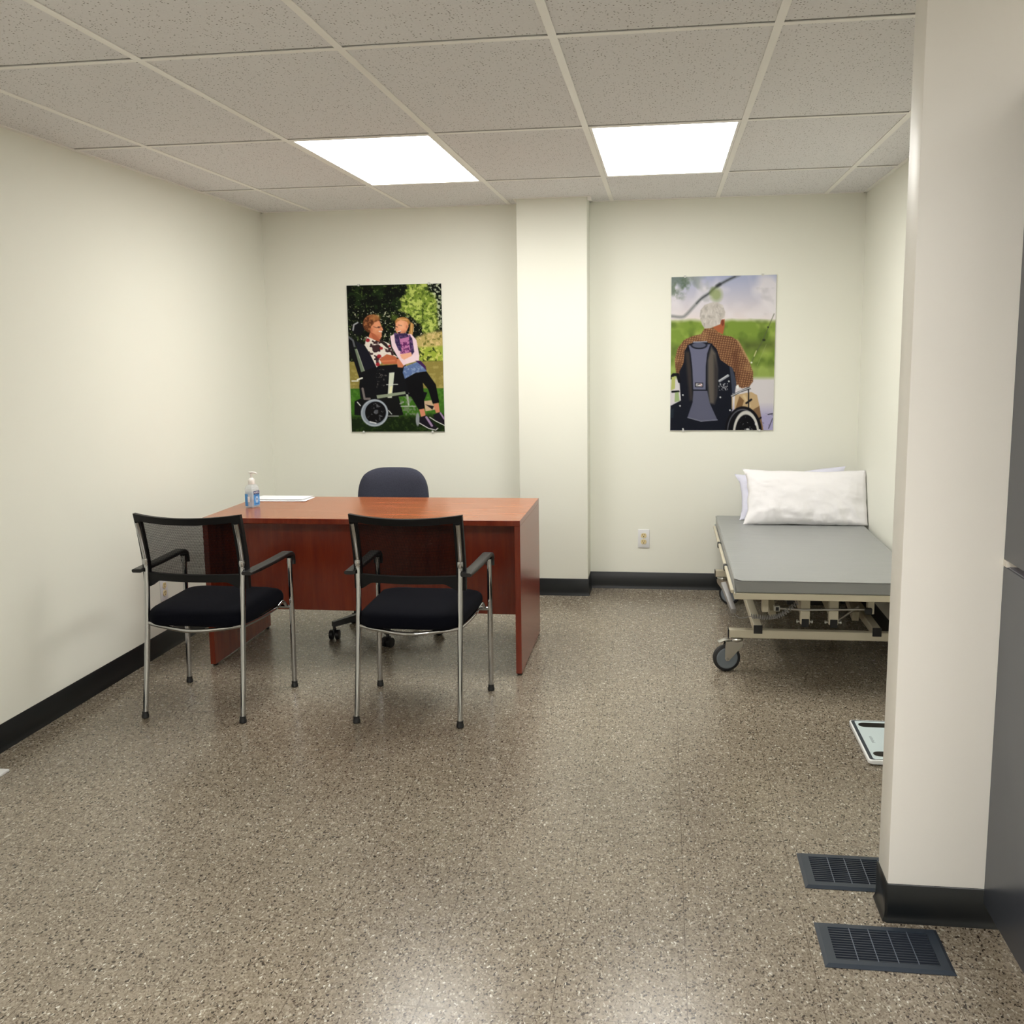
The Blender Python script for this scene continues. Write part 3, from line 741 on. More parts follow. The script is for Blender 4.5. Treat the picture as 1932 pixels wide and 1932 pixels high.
# ------------------------------------------------------------------ pillows
def rest(o):
    """the cushion flattens where it meets the mattress"""
    bpy.context.view_layer.update(); m = o.matrix_world.copy(); inv = m.inverted()
    for v in o.data.vertices:
        q = m @ v.co; lo = MZ + 0.0045
        if q.z < lo: q.z = lo
        if q.y > YW - 0.006: q.y = YW - 0.006
        if q.x > XR - 0.006: q.x = XR - 0.006
        v.co = inv @ q
def pillow(name, w, h, T, mat, seed, flange):
    b = NB(); nx, ny = 56, 36; F = []; G = []
    rnd = random.Random(seed)
    for i in range(nx + 1):
        f, g = [], []
        for j in range(ny + 1):
            u, v = i / nx * 2 - 1, j / ny * 2 - 1
            # corners poke out, sides drawn in
            x = u * w / 2 * (1 - 0.09 * (1 - abs(v) ** 3) * abs(u) ** 3); z = v * h / 2 * (1 - 0.07 * (1 - u * u) * abs(v) ** 3)
            if u > 0.9: x += flange * (u - 0.9) / 0.1
            th = T / 2 * (max(0, 1 - abs(u) ** 3.2) ** 0.6) * (max(0, 1 - abs(v) ** 2.6) ** 0.62)
            edge = max(abs(u), abs(v))
            wr = 0.0
            # folds radiating from the lower edge and the corners
            wr += 0.012 * mn.noise((u * 9 + v * 1.5, v * 2.0, seed)) * max(0, 0.25 - v) * (1 - abs(u) ** 6)
            wr += 0.010 * mn.noise((u * 4, v * 3, seed + 7.1)) * (1 - edge ** 4)
            wr += 0.007 * mn.noise((u * 14, v * 3.0, seed + 3)) * (edge ** 3) * (1 - edge ** 12)
            if abs(u - 0.1) < 0.12 and v < 0.1: wr -= 0.016 * (1 - abs(u - 0.1) / 0.12) * min(1, (0.1 - v)) * (1 - edge ** 8)
            rid = 1 - abs(mn.noise((u * 5 + v * 2.2, v * 3.2 - u, seed + 11))) * 2.2
            wr += 0.0075 * max(0, rid) ** 3 * (0.35 + 0.65 * edge) * (1 - edge ** 10)
            rid = 1 - abs(mn.noise((u * 11, v * 2.5, seed + 21))) * 2.0
            wr += 0.006 * max(0, rid) ** 3 * max(0, -v - 0.1) * (1 - edge ** 10)
            z += 0.006 * mn.noise((u * 3, seed, 2)) * edge ** 4; x += 0.006 * mn.noise((v * 3.5, seed, 9)) * edge ** 4
            f.append(b.verts.new((x, -th - wr, z))); g.append(b.verts.new((x, th * 0.85 + wr * 0.3, z)))
        F.append(f); G.append(g)
    for i in range(nx):
        for j in range(ny):
            b.faces.new((F[i][j], F[i + 1][j], F[i + 1][j + 1], F[i][j + 1])); b.faces.new((G[i][j], G[i][j + 1], G[i + 1][j + 1], G[i + 1][j]))
    bmesh.ops.remove_doubles(b, verts=b.verts, dist=0.0003)
    return obj(name, b, mat, None, 80)
p1 = pillow('pillow', 0.69, 0.335, 0.135, M['pillow'], 3.3, 0.02)
tag(p1, 'plump white pillow in front, leaning at the head of the grey bed', 'pillow', 'pillows at the head of the bed')
p1.location = (0.790, 6.000, 0.627); p1.rotation_euler = (math.radians(-24), math.radians(0.5), math.radians(-1))
rest(p1)
p2 = pillow('pillow', 0.62, 0.285, 0.095, M['pillow_back'], 8.6, 0.01)
tag(p2, 'pale pillow mostly hidden behind the plump white pillow, against the wall', 'pillow', 'pillows at the head of the bed')
p2.location = (0.732, 6.138, 0.628); p2.rotation_euler = (math.radians(-22), math.radians(-4.5), math.radians(0))

bpy.context.view_layer.update()
m1, m2 = p1.matrix_world.copy(), p2.matrix_world.copy(); i1, i2 = m1.inverted(), m2.inverted()
for v in p2.data.vertices:          # the rear pillow is pressed back by the front one
    q = i1 @ (m2 @ v.co); u, w_ = q.x / 0.345, q.z / 0.1675
    if abs(u) < 1.06 and abs(w_) < 1.1:
        th = 0.0675 * (max(0, 1 - abs(u) ** 3.2) ** 0.6) * (max(0, 1 - abs(w_) ** 2.6) ** 0.62)
        lo = 0.85 * th + 0.012 + (0.012 if v.co.y > 0 else 0)
        if q.y < lo: q.y = lo; v.co = i2 @ (m1 @ q)
rest(p2)

# ------------------------------------------------------------------ hand sanitizer and papers on the desk
t = thing('sanitizer_bottle', 'clear pump bottle of hand sanitizer with blue label on the desk', 'bottle', (-2.022, 4.895, DZ), math.radians(79))
b = NB(); prism(b, rrect(-0.0325, 0.0325, -0.023, 0.023, 0.007, 4), 0.0, 0.098, 'XY', 0.005)
# shoulders
sh = NB(); ring0 = rrect(-0.0312, 0.0312, -0.0218, 0.0218, 0.007, 4); rings = []
for k, (sx, z) in enumerate(((1.0, 0.0975), (0.93, 0.106), (0.72, 0.112), (0.45, 0.115), (0.38, 0.118))):
    ex = [(x * sx, y * (sx if sx > 0.6 else sx * 1.35)) for x, y in ring0]; rings.append([sh.verts.new((x, y, z)) for x, y in ex])
for a, c in zip(rings, rings[1:]):
    for q in range(len(a)): sh.faces.new((a[q], a[(q + 1) % len(a)], c[(q + 1) % len(a)], c[q]))
merge(b, sh)
obj('body', b, M['clear'], t, 50)
b = NB(); prism(b, rrect(-0.030, 0.030, -0.0205, 0.0205, 0.006, 4), 0.004, 0.076, 'XY', 0.003); obj('gel', b, M['gel'], t, 50)
b = NB(); lathe(b, [(0.0155, 0.116), (0.0165, 0.118), (0.0165, 0.135), (0.015, 0.140), (0.010, 0.146), (0.006, 0.148)], 'Z', (0, 0, 0), 24); o = obj('pump', b, M['white_plastic'], t)
b = NB(); cyl(b, (0, 0, 0.147), (0, 0, 0.170), 0.0052, seg=14); obj('stem', b, M['white_plastic'], o)
b = NB(); tube(b, catmull([(-0.002, 0.011, 0.1735), (0.001, -0.004, 0.1745), (0.004, -0.024, 0.1715), (0.005, -0.031, 0.167)], 5), [0.0045] * 5 + [0.005] * 5 + [0.004] * 5 + [0.0025], 10); obj('nozzle', b, M['white_plastic'], o)
# labels: front face (-y, right in view) and end face (-x, left in view)
b = NB(); box(b, -0.022, 0.028, -0.0236, -0.0231, 0.012, 0.066); lb = obj('front_label', b, M['label_blue'], t, 0)
b = NB(); box(b, -0.022, 0.028, -0.0239, -0.0235, 0.066, 0.083); obj('navy_band', b, M['label_navy'], lb, 0)
b = NB(); prism(b, [(0.004 + 0.013 * math.cos(k * PI / 10), 0.040 + 0.017 * math.sin(k * PI / 10)) for k in range(20)], -0.0239, -0.0235, 'XZ'); obj('pale_roundel', b, M['label_pale'], lb, 0)
b = NB(); prism(b, [(0.004 + 0.004 * math.cos(k * PI / 6), 0.042 + 0.004 * math.sin(k * PI / 6)) for k in range(12)], -0.0242, -0.0238, 'XZ')
for z in (0.060, 0.018): box(b, -0.014, 0.020, -0.0242, -0.0236, z, z + 0.002)
obj('label_lines', b, M['label_navy'], lb, 0)
b = NB(); box(b, -0.0332, -0.0327, 0.004, 0.0205, 0.010, 0.070); eb = obj('side_label', b, M['label_blue'], t, 0)
b = NB(); box(b, -0.0335, -0.0331, -0.008, 0.005, 0.030, 0.058); obj('white_patch', b, M['label_white'], eb, 0)
def text_mesh(txt, size, mat, parent, name, matrix):
    cu = bpy.data.curves.new('txt', 'FONT'); cu.body = txt; cu.size = size; cu.align_x = 'CENTER'; cu.align_y = 'CENTER'; cu.extrude = 0.0002
    tmp = bpy.data.objects.new('txt', cu); COL.objects.link(tmp)
    dg = bpy.context.evaluated_depsgraph_get(); me = bpy.data.meshes.new_from_object(tmp.evaluated_get(dg))
    bpy.data.objects.remove(tmp); bpy.data.curves.remove(cu)
    me.transform(matrix); me.name = name; me.materials.clear(); me.materials.append(mat)
    o = bpy.data.objects.new(name, me); COL.objects.link(o); o.parent = parent; return o
text_mesh('PURELL', 0.0135, M['label_white'], lb, 'lettering', Matrix.Translation((0.003, -0.0242, 0.0745)) @ Matrix.Rotation(PI / 2, 4, 'X'))

def sheet(label, pts, z, seed):
    b = NB(); n = 8
    A, B_, C_, D = [Vector((*p, 0)) for p in pts]; g = []
    for i in range(n + 1):
        r = []
        for j in range(n + 1):
            u, v = i / n, j / n; p = A.lerp(B_, u).lerp(D.lerp(C_, u), v)
            lift = 0.0022 * (1 - v) ** 2 * (0.4 + 0.6 * u ** 2) + 0.0006 * mn.noise((p.x * 8, p.y * 8, seed))
            r.append((p.x, p.y, z + max(0, lift)))
        g.append(r)
    lo = [[b.verts.new(p) for p in r] for r in g]; hi = [[b.verts.new((p[0], p[1], p[2] + 0.0009)) for p in r] for r in g]
    for i in range(n):
        for j in range(n):
            b.faces.new((lo[i][j], lo[i][j + 1], lo[i + 1][j + 1], lo[i + 1][j])); b.faces.new((hi[i][j], hi[i + 1][j], hi[i + 1][j + 1], hi[i][j + 1]))
    for k in range(n):
        for j in (0, n): b.faces.new((lo[k][j], lo[k + 1][j], hi[k + 1][j], hi[k][j])); b.faces.new((lo[j][k], lo[j][k + 1], hi[j][k + 1], hi[j][k]))
    return tag(obj('paper_sheet', b, M['paper'], None, 40), label, 'paper', 'papers on the desk')
sheet('white paper sheet on the desk, the lower one, its front corner sticking out', [(-2.095, 5.083), (-1.818, 5.089), (-1.822, 5.255), (-2.10, 5.25)], DZ + 0.0004, 1)
sheet('white paper sheet on the desk, the upper one, lying on another sheet', [(-2.125, 5.125), (-1.846, 5.120), (-1.838, 5.272), (-2.118, 5.274)], DZ + 0.0045, 2)

# ------------------------------------------------------------------ wall outlets
def outlet(loc, rz, label):
    t = thing('wall_outlet', label, 'outlet', loc, rz, 'wall outlets')
    b = NB(); box(b, -0.0355, 0.0355, -0.006, 0, -0.0575, 0.0575, 0.0022, 2); obj('cover_plate', b, M['plate'], t, 40)
    for s in (-1, 1):
        cz = 0.0195 * s; poly = []
        for k in range(32):
            a = 2 * PI * k / 32; x, z = 0.0172 * math.cos(a), 0.0172 * math.sin(a); poly.append((x, cz + max(-0.0142, min(0.0142, z))))
        b = NB(); prism(b, poly, -0.0085, -0.0055, 'XZ'); o = obj('socket', b, M['ivory'], t, 30)
        b = NB(); box(b, -0.0075, -0.0050, -0.0090, -0.0080, cz + 0.0005, cz + 0.0090); box(b, 0.0050, 0.0075, -0.0090, -0.0080, cz + 0.0005, cz + 0.0090)
        prism(b, [(0.0028 * math.cos(2 * PI * k / 12), cz - 0.0070 + 0.0030 * math.sin(2 * PI * k / 12)) for k in range(12)], -0.0090, -0.0080, 'XZ'); obj('slots', b, M['hole'], o, 0)
    b = NB(); cyl(b, (0, -0.0078, 0), (0, -0.0055, 0), 0.0028, seg=12); obj('screw', b, M['ivory'], t, 30)
outlet((-0.117, YW, 0.316), 0, 'white outlet plate with ivory sockets low on the back wall, right of the pillar')
outlet((XL, 4.80, 0.316), PI / 2, 'white outlet plate on the left wall behind the left armchair')

# ------------------------------------------------------------------ floor vents
def vent(x0, x1, y0, y1, label):
    cx, cy = (x0 + x1) / 2, (y0 + y1) / 2; hx, hy = (x1 - x0) / 2, (y1 - y0) / 2
    t = thing('floor_vent', label, 'floor vent', (cx, cy, 0), 0, 'floor vents by the partition')
    fw = 0.030; ix, iy = hx - fw, hy - fw * 0.9
    b = NB(); o = [(-hx, -hy), (hx, -hy), (hx, hy), (-hx, hy)]
    lv = [(1.0, 0.0005, 0), (1.0, 0.002, 0), (0.0, 0.0075, 0.009), (0.0, 0.0075, 1), (0.0, 0.0015, 2)]
    rings = []
    for k, (mode, z, s) in enumerate(lv):
        if k < 2: q = o
        elif k == 2: q = [(x - math.copysign(0.009, x), y - math.copysign(0.009, y)) for x, y in o]
        else: q = [(math.copysign(ix, x), math.copysign(iy, y)) for x, y in o]
        rings.append([b.verts.new((x, y, z)) for x, y in q])
    for a, c in zip(rings, rings[1:]):
        for k in range(4): b.faces.new((a[k], a[(k + 1) % 4], c[(k + 1) % 4], c[k]))
    obj('frame', b, M['vent'], t, 25)
    b = NB(); box(b, -ix, ix, -iy, iy, 0.0004, 0.0010); obj('duct_opening', b, M['void'], t, 0)
    b = NB(); n = 13
    for k in range(n):
        y = -iy + (2 * iy) * (k + 0.5) / n; box(b, -ix, ix, y - 0.0017, y + 0.0017, 0.0012, 0.0056)
    obj('slats', b, M['vent_slat'], t, 0)
    for k in range(1, 5):
        x = -ix + 2 * ix * (k + 0.12) / 5.15; b = NB(); box(b, x - 0.0011, x + 0.0011, -iy, iy, 0.0057, 0.0072); obj('crossbar', b, M['vent_bar'], t, 0)
vent(0.395, 0.697, 2.391, 2.589, 'dark slate floor vent nearest the viewer, fully in view before the partition')
vent(0.397, 0.699, 2.7665, 2.9665, 'dark slate floor vent partly hidden behind the white partition end')

# ------------------------------------------------------------------ bathroom scale
t = thing('bathroom_scale', 'flat white glass bathroom scale on the floor by the partition', 'scale', (0.885, 3.872, 0), 0)
b = NB(); prism(b, rrect(-0.155, 0.155, -0.208, 0.205, 0.014, 5), 0.006, 0.020, 'XY', 0.003); obj('rim', b, M['scale_rim'], t, 40)
for x in (-0.12, 0.12):
    for y in (-0.165, 0.165):
        b = NB(); lathe(b, [(0.014, 0), (0.016, 0.002), (0.016, 0.0065)], 'Z', (x, y, 0), 16); obj('foot', b, M['black_rubber'], t)
b = NB(); prism(b, rrect(-0.149, 0.149, -0.199, 0.199, 0.011, 5), 0.0195, 0.0206, 'XY'); obj('border', b, M['scale_border'], t, 0)
b = NB(); prism(b, rrect(-0.137, 0.149, -0.196, 0.190, 0.010, 5), 0.0205, 0.0218, 'XY'); g_o = obj('glass_top', b, M['scale_glass'], t, 0)
for s in (-1, 1):
    for side in (-1, 1):
        yc = 0.148 * s
        xs_ = [(-0.105 + 0.024 * math.cos(a), yc + 0.024 * math.sin(a)) for a in [PI / 2 + PI * k / 10 for k in range(11)]] + [(-0.018, yc - 0.024), (-0.018, yc + 0.024)]
        if side > 0: xs_ = [(-x, y) for x, y in xs_][::-1]
        b = NB(); prism(b, xs_, 0.0217, 0.0222, 'XY'); obj('electrode', b, M['electrode'], t, 0)
b = NB()
for k in range(9): box(b, -0.112, -0.100 - (0.003 if k % 3 else 0), -0.040 + k * 0.0078, -0.036 + k * 0.0078, 0.0217, 0.0220)
obj('printed_mark', b, M['print_grey'], t, 0)

# white flat panel at the left edge
b = NB(); box(b, XL + 0.012, -2.326, 2.95, 3.275, 0.0005, 0.010, 0.002, 2)
tag(obj('floor_panel', b, M['floor_panel'], None, 30), 'white flat panel on the floor beside the left wall, only its corner showing', 'panel')

# ------------------------------------------------------------------ posters
class Paint:
    def __init__(self, w, h, corners, seed):
        self.w, self.h = w, h; self.rs = np.random.RandomState(seed)
        src = np.array([(0, 0), (1, 0), (1, 1), (0, 1)], float); A = []; B = []
        for (x, y), (u, v) in zip(src, corners):
            A += [[x, y, 1, 0, 0, 0, -u * x, -u * y], [0, 0, 0, x, y, 1, -v * x, -v * y]]; B += [u, v]
        hm = np.linalg.solve(np.array(A), np.array(B))
        X, Y = np.meshgrid((np.arange(w)) / (w - 1), (np.arange(h)) / (h - 1))
        D = hm[6] * X + hm[7] * Y + 1
        self.U = (hm[0] * X + hm[1] * Y + hm[2]) / D; self.V = (hm[3] * X + hm[4] * Y + hm[5]) / D
        self.img = np.zeros((h, w, 3)); self.px = np.hypot(corners[1][0] - corners[0][0], corners[1][1] - corners[0][1]) / w
    def noise(self, scale, seed, octv=3):
        rs = np.random.RandomState(seed); out = 0; amp = 1; tot = 0
        for o in range(octv):
            g = rs.rand(220, 220); x = self.U / scale + 7; y = self.V / scale + 7
            xi, yi = np.floor(x).astype(int), np.floor(y).astype(int); fx, fy = x - xi, y - yi
            fx = fx * fx * (3 - 2 * fx); fy = fy * fy * (3 - 2 * fy); G = lambda a, b: g[a % 220, b % 220]
            out = out + amp * ((G(yi, xi) * (1 - fx) + G(yi, xi + 1) * fx) * (1 - fy) + (G(yi + 1, xi) * (1 - fx) + G(yi + 1, xi + 1) * fx) * fy)
            tot += amp; amp *= 0.55; scale /= 2.1
        return out / tot
    def put(self, mask, col, a=1.0):
        c = np.array(col, float) if not isinstance(col, np.ndarray) else col
        m = (np.clip(mask, 0, 1) * a)[..., None]; self.img = self.img * (1 - m) + c * m
    def poly(self, pts, soft=0.0):
        """soft-edged coverage from a signed distance to the outline"""
        P = np.array(pts, float); n = len(P); ins = np.zeros(self.U.shape, bool); dist = np.full(self.U.shape, 1e9)
        for i in range(n):
            (x0, y0), (x1, y1) = P[i], P[(i + 1) % n]
            if y0 != y1:
                c = ((y0 > self.V) != (y1 > self.V)) & (self.U < (x1 - x0) * (self.V - y0) / (y1 - y0) + x0); ins ^= c
            dx, dy = x1 - x0, y1 - y0; L2 = dx * dx + dy * dy + 1e-9
            t = np.clip(((self.U - x0) * dx + (self.V - y0) * dy) / L2, 0, 1)
            dist = np.minimum(dist, np.hypot(self.U - x0 - t * dx, self.V - y0 - t * dy))
        s = np.where(ins, dist, -dist); k = max(self.px * 0.8, soft)
        return np.clip(s / (2 * k) + 0.5, 0, 1)
    def P(self, pts, col, a=1.0, soft=0.0): self.put(self.poly(pts, soft), col, a)
    def ell(self, cx, cy, rx, ry, col, a=1.0, soft=0.0, ang=0.0):
        self.put(self.em(cx, cy, rx, ry, soft, ang), col, a)
    def em(self, cx, cy, rx, ry, soft=0.0, ang=0.0):
        c, s = math.cos(ang), math.sin(ang); x, y = self.U - cx, self.V - cy
        d = np.hypot((x * c + y * s) / rx, (-x * s + y * c) / ry); k = max(self.px * 0.8, soft)
        return np.clip((1 - d) * min(rx, ry) / (2 * k) + 0.5, 0, 1)
    def line(self, pts, w, col, a=1.0, soft=0.0):
        dist = np.full(self.U.shape, 1e9)
        for (x0, y0), (x1, y1) in zip(pts, pts[1:]):
            dx, dy = x1 - x0, y1 - y0; L2 = dx * dx + dy * dy + 1e-9
            t = np.clip(((self.U - x0) * dx + (self.V - y0) * dy) / L2, 0, 1)
            dist = np.minimum(dist, np.hypot(self.U - x0 - t * dx, self.V - y0 - t * dy))
        k = max(self.px * 0.8, soft); self.put(np.clip((w / 2 - dist) / (2 * k) + 0.5, 0, 1), col, a)
    def ring(self, cx, cy, rx, ry, wd, col, a=1.0):
        d = np.hypot((self.U - cx) / rx, (self.V - cy) / ry); k = self.px * 0.8; m = min(rx, ry)
        self.put(np.clip((wd / 2 - np.abs(d - 1) * m) / (2 * k) + 0.5, 0, 1), col, a)

def paint_couple():
    p = Paint(220, 332, [(80, 112), (1200, 95), (1246, 1838), (152, 1838)], 1)
    V, U = p.V, p.U
    n1, n2, n3, n4 = p.noise(70, 1), p.noise(24, 2), p.noise(150, 3), p.noise(30, 4)
    ones = np.ones_like(U)
    p.put(ones, (9, 14, 9))
    p.put(np.clip((n1 - 0.5) * 5, 0, 1), (28, 44, 18), 0.9)
    p.put(np.clip((n2 - 0.66) * 10, 0, 1), (84, 104, 52), 0.8); p.put(np.clip((p.noise(16, 61, 2) - 0.76) * 16, 0, 1) * np.clip((V - 200) / 300, 0, 1), (226, 226, 196), 0.85)
    p.put(np.clip((n4 - 0.74) * 14, 0, 1) * (V > 420), (205, 205, 170), 0.9)
    tree = p.poly([(800, 90), (1040, 90), (1040, 170), (1130, 230), (1150, 420), (1170, 640), (1010, 690), (950, 560), (840, 480), (720, 400), (735, 290), (800, 200)], 26)
    tree = np.clip(tree + (n2 - 0.5) * 1.6, 0, 1) * (tree > 0.02)
    p.put(tree, (118, 142, 52)); p.put(tree * np.clip((n4 - 0.42) * 5, 0, 1), (192, 206, 108), 0.9); p.put(tree * np.clip((0.42 - n2) * 7, 0, 1), (48, 70, 22), 0.8)
    topr = p.poly([(1040, 90), (1215, 90), (1225, 660), (1165, 640), (1150, 300), (1050, 200)], 8)
    p.put(topr * np.clip((n2 - 0.5) * 9, 0, 1), (196, 204, 176), 0.8)
    p.P([(615, 450), (690, 470), (680, 540), (610, 520)], (110, 140, 50), 0.6, 20)
    reed = p.poly([(900, 740), (1000, 690), (1240, 650), (1240, 880), (900, 880)], 18)
    p.put(reed, (186, 168, 104)); p.put(reed * np.clip((n2 - 0.5) * 7, 0, 1), (222, 196, 140), 0.8); p.put(reed * np.clip((0.4 - n4) * 7, 0, 1), (96, 100, 40), 0.8)
    sh = p.poly([(900, 850), (1240, 830), (1240, 1015), (900, 1015)], 14)
    p.put(sh, (150, 168, 62)); p.put(sh * np.clip((n2 - 0.5) * 8, 0, 1), (206, 206, 110), 0.9); p.put(sh * np.clip((0.42 - n4) * 8, 0, 1), (40, 52, 18), 0.9)
    wt = np.clip((V - 1008) / 8, 0, 1); p.put(wt, (140, 128, 66)); p.put(wt * np.clip((p.noise(40, 9) - 0.5) * 4, 0, 1), (172, 158, 92), 0.8)
    gr = np.clip((V - 1325) / 10, 0, 1); p.put(gr, (58, 104, 30)); p.put(gr * np.clip((n4 - 0.5) * 6, 0, 1), (88, 134, 46), 0.6)
    dk = np.clip((V - 1590 - 60 * n3) / 60, 0, 1); p.put(dk, (20, 34, 12)); p.put(dk * np.clip((n4 - 0.55) * 6, 0, 1), (46, 66, 26), 0.8)
    # wheelchair
    K = (14, 15, 20); S = (150, 158, 140)
    p.P([(100, 720), (160, 720), (190, 830), (250, 1080), (300, 1200), (250, 1250), (170, 1000), (110, 860)], K)
    p.ell(220, 625, 76, 72, K); p.line([(160, 640), (170, 575), (215, 550)], 16, (170, 172, 178)); p.line([(110, 720), (160, 760), (178, 830)], 22, (96, 98, 104))
    p.P([(185, 765), (285, 810), (370, 930), (450, 1090), (430, 1200), (300, 1180), (235, 980)], (22, 22, 34))
    p.P([(178, 860), (205, 860), (300, 1130), (262, 1150)], (116, 130, 108)); p.line([(205, 862), (300, 1130)], 6, (190, 196, 180))
    p.P([(250, 1140), (460, 1060), (780, 1040), (830, 1330), (1040, 1380), (1010, 1460), (800, 1420), (620, 1430), (480, 1440), (250, 1440), (235, 1300)], K)
    p.P([(180, 1480), (290, 1430), (600, 1430), (700, 1420), (760, 1640), (580, 1680), (180, 1640)], (16, 17, 18))
    p.put(p.poly([(440, 1100), (580, 1100), (580, 1320), (440, 1320)], 10) * np.clip((n2 - 0.6) * 8, 0, 1), (110, 104, 100), 0.7)
    p.P([(590, 1145), (652, 1140), (622, 1440), (572, 1440)], (208, 214, 196)); p.P([(600, 1310), (630, 1300), (612, 1425), (588, 1420)], (236, 234, 190))
    p.P([(440, 1410), (780, 1365), (785, 1395), (450, 1450)], (140, 150, 128)); p.P([(790, 1400), (815, 1400), (832, 1530), (812, 1535)], (170, 176, 164))
    p.line([(275, 1330), (300, 1450), (360, 1450)], 26, (120, 112, 110)); p.line([(215, 1225), (270, 1205)], 18, (236, 236, 226)); p.line([(150, 1240), (220, 1240)], 14, (226, 226, 210)); p.line([(215, 1490), (250, 1530)], 12, (226, 226, 220))
    p.line([(560, 1285), (690, 1282)], 9, (220, 222, 214)); p.line([(825, 1385), (880, 1375)], 12, (214, 214, 206)); p.ring(868, 1375, 14, 14, 7, (210, 210, 200)); p.line([(720, 1510), (760, 1490)], 14, (160, 162, 158))
    p.put(p.poly([(720, 1420), (930, 1440), (930, 1650), (740, 1650)], 12) * np.clip((n2 - 0.5) * 8, 0, 1), (120, 128, 112), 0.7); p.line([(730, 1540), (900, 1540)], 8, (190, 196, 186))
    p.ell(418, 1617, 162, 162, (138, 148, 160)); p.ring(418, 1617, 150, 150, 12, (176, 184, 192)); p.ell(430, 1612, 124, 128, (12, 12, 15)); p.ell(436, 1606, 26, 26, (84, 86, 92)); p.put(p.em(430, 1612, 110, 110) * np.clip((n2 - 0.62) * 9, 0, 1), (110, 112, 116), 0.8)
    p.line([(365, 1722), (435, 1738)], 14, (220, 224, 226)); p.ell(928, 1695, 23, 78, (140, 146, 150)); p.line([(585, 1590), (620, 1630)], 10, (200, 204, 198)); p.line([(580, 1655), (700, 1655)], 10, (150, 156, 146))
    p.P([(1000, 1480), (1090, 1470), (1140, 1580), (1020, 1600)], (196, 170, 140)); p.P([(1020, 1520), (1120, 1540), (1100, 1580)], (24, 22, 24))
    # seated woman
    p.P([(370, 640), (440, 720), (520, 780), (600, 860), (520, 900), (400, 800), (345, 720)], (196, 112, 80))
    p.P([(318, 712), (430, 760), (520, 770), (590, 800), (645, 930), (690, 960), (600, 990), (520, 1010), (440, 1080), (400, 1000), (350, 900), (300, 820)], (232, 224, 214))
    p.put(p.poly([(318, 712), (430, 760), (520, 770), (590, 800), (645, 930), (600, 990), (520, 1010), (440, 1080), (400, 1000), (350, 900), (300, 820)]) * np.clip((p.noise(46, 21, 2) - 0.55) * 12, 0, 1), (52, 30, 34), 0.95)
    for x, y, r in ((495, 855, 20), (470, 950, 26), (455, 1045, 24), (335, 760, 24), (590, 830, 15)): p.ell(x, y, r, r * 0.9, (150, 24, 34), 0.9)
    p.P([(470, 740), (560, 800), (600, 870), (560, 850), (480, 780)], (44, 34, 36))
    p.P([(470, 985), (560, 925), (660, 950), (700, 1000), (690, 1040), (520, 1045)], (188, 104, 70)); p.P([(690, 975), (740, 985), (785, 1040), (745, 1085), (690, 1080), (680, 1020)], (206, 128, 92)); p.line([(500, 1010), (650, 1000)], 14, (226, 150, 108), 0.6, 8)
    p.ell(380, 565, 104, 108, (92, 52, 32)); p.put(p.em(385, 550, 100, 95) * np.clip((n2 - 0.45) * 6, 0, 1), (164, 106, 64), 0.9); p.ell(420, 490, 60, 36, (180, 122, 72), 0.7, 10)
    p.P([(372, 600), (420, 545), (470, 530), (492, 580), (515, 630), (500, 660), (500, 715), (480, 750), (420, 740), (370, 690)], (218, 142, 104)); p.P([(365, 660), (420, 690), (470, 745), (480, 780), (400, 750)], (176, 96, 66))
    p.P([(405, 560), (450, 535), (480, 560), (470, 640), (420, 660)], (236, 168, 128), 0.6, 16); p.P([(380, 690), (470, 700), (490, 740), (440, 745)], (182, 104, 74), 0.7, 14); p.line([(405, 600), (440, 612), (495, 600)], 7, (84, 50, 46), 0.8); p.ell(465, 606, 15, 11, (70, 44, 40), 0.7); p.line([(470, 655), (500, 660)], 12, (240, 226, 216)); p.ell(378, 640, 14, 26, (200, 120, 86)); p.line([(500, 620), (512, 640)], 8, (236, 168, 130))
    # girl
    p.P([(840, 545), (880, 575), (868, 690), (838, 735), (810, 700), (830, 640)], (184, 136, 78)); p.line([(852, 570), (850, 700)], 10, (224, 184, 120), 0.8)
    p.ell(745, 550, 88, 62, (176, 122, 70)); p.line([(690, 510), (800, 520)], 14, (222, 178, 112), 0.8)
    p.P([(665, 560), (720, 520), (800, 545), (818, 600), (790, 660), (740, 695), (690, 690), (660, 640)], (230, 160, 122)); p.P([(690, 655), (730, 650), (715, 685), (690, 680)], (90, 30, 34)); p.line([(692, 660), (724, 652)], 9, (246, 236, 230)); p.line([(668, 600), (684, 606)], 9, (60, 34, 30)); p.line([(700, 582), (735, 590)], 9, (60, 34, 30)); p.P([(690, 540), (760, 535), (770, 620), (710, 640)], (244, 184, 146), 0.6, 16); p.P([(730, 660), (790, 640), (780, 680), (740, 696)], (190, 118, 88), 0.6, 10); p.ell(797, 605, 12, 22, (206, 130, 98)); p.line([(676, 630), (668, 645)], 7, (196, 120, 92))
    p.P([(600, 715), (660, 680), (850, 690), (910, 760), (945, 945), (940, 1000), (800, 1040), (760, 1060), (690, 960), (620, 840)], (238, 212, 222))
    p.P([(700, 700), (840, 700), (860, 900), (800, 940), (720, 920)], (190, 120, 168)); p.put(p.poly([(700, 760), (840, 760), (860, 900), (720, 920)]) * np.clip((n2 - 0.48) * 8, 0, 1), (92, 34, 92), 0.9)
    for q in ([(645, 670), (700, 690), (715, 780), (740, 900), (700, 880), (660, 790)], [(820, 690), (860, 740), (885, 900), (850, 945), (830, 820)], [(690, 680), (800, 680), (820, 720), (720, 745)]):
        p.P(q, (52, 40, 78)); p.put(p.poly(q) * np.clip((n4 - 0.5) * 8, 0, 1), (110, 78, 128), 0.8)
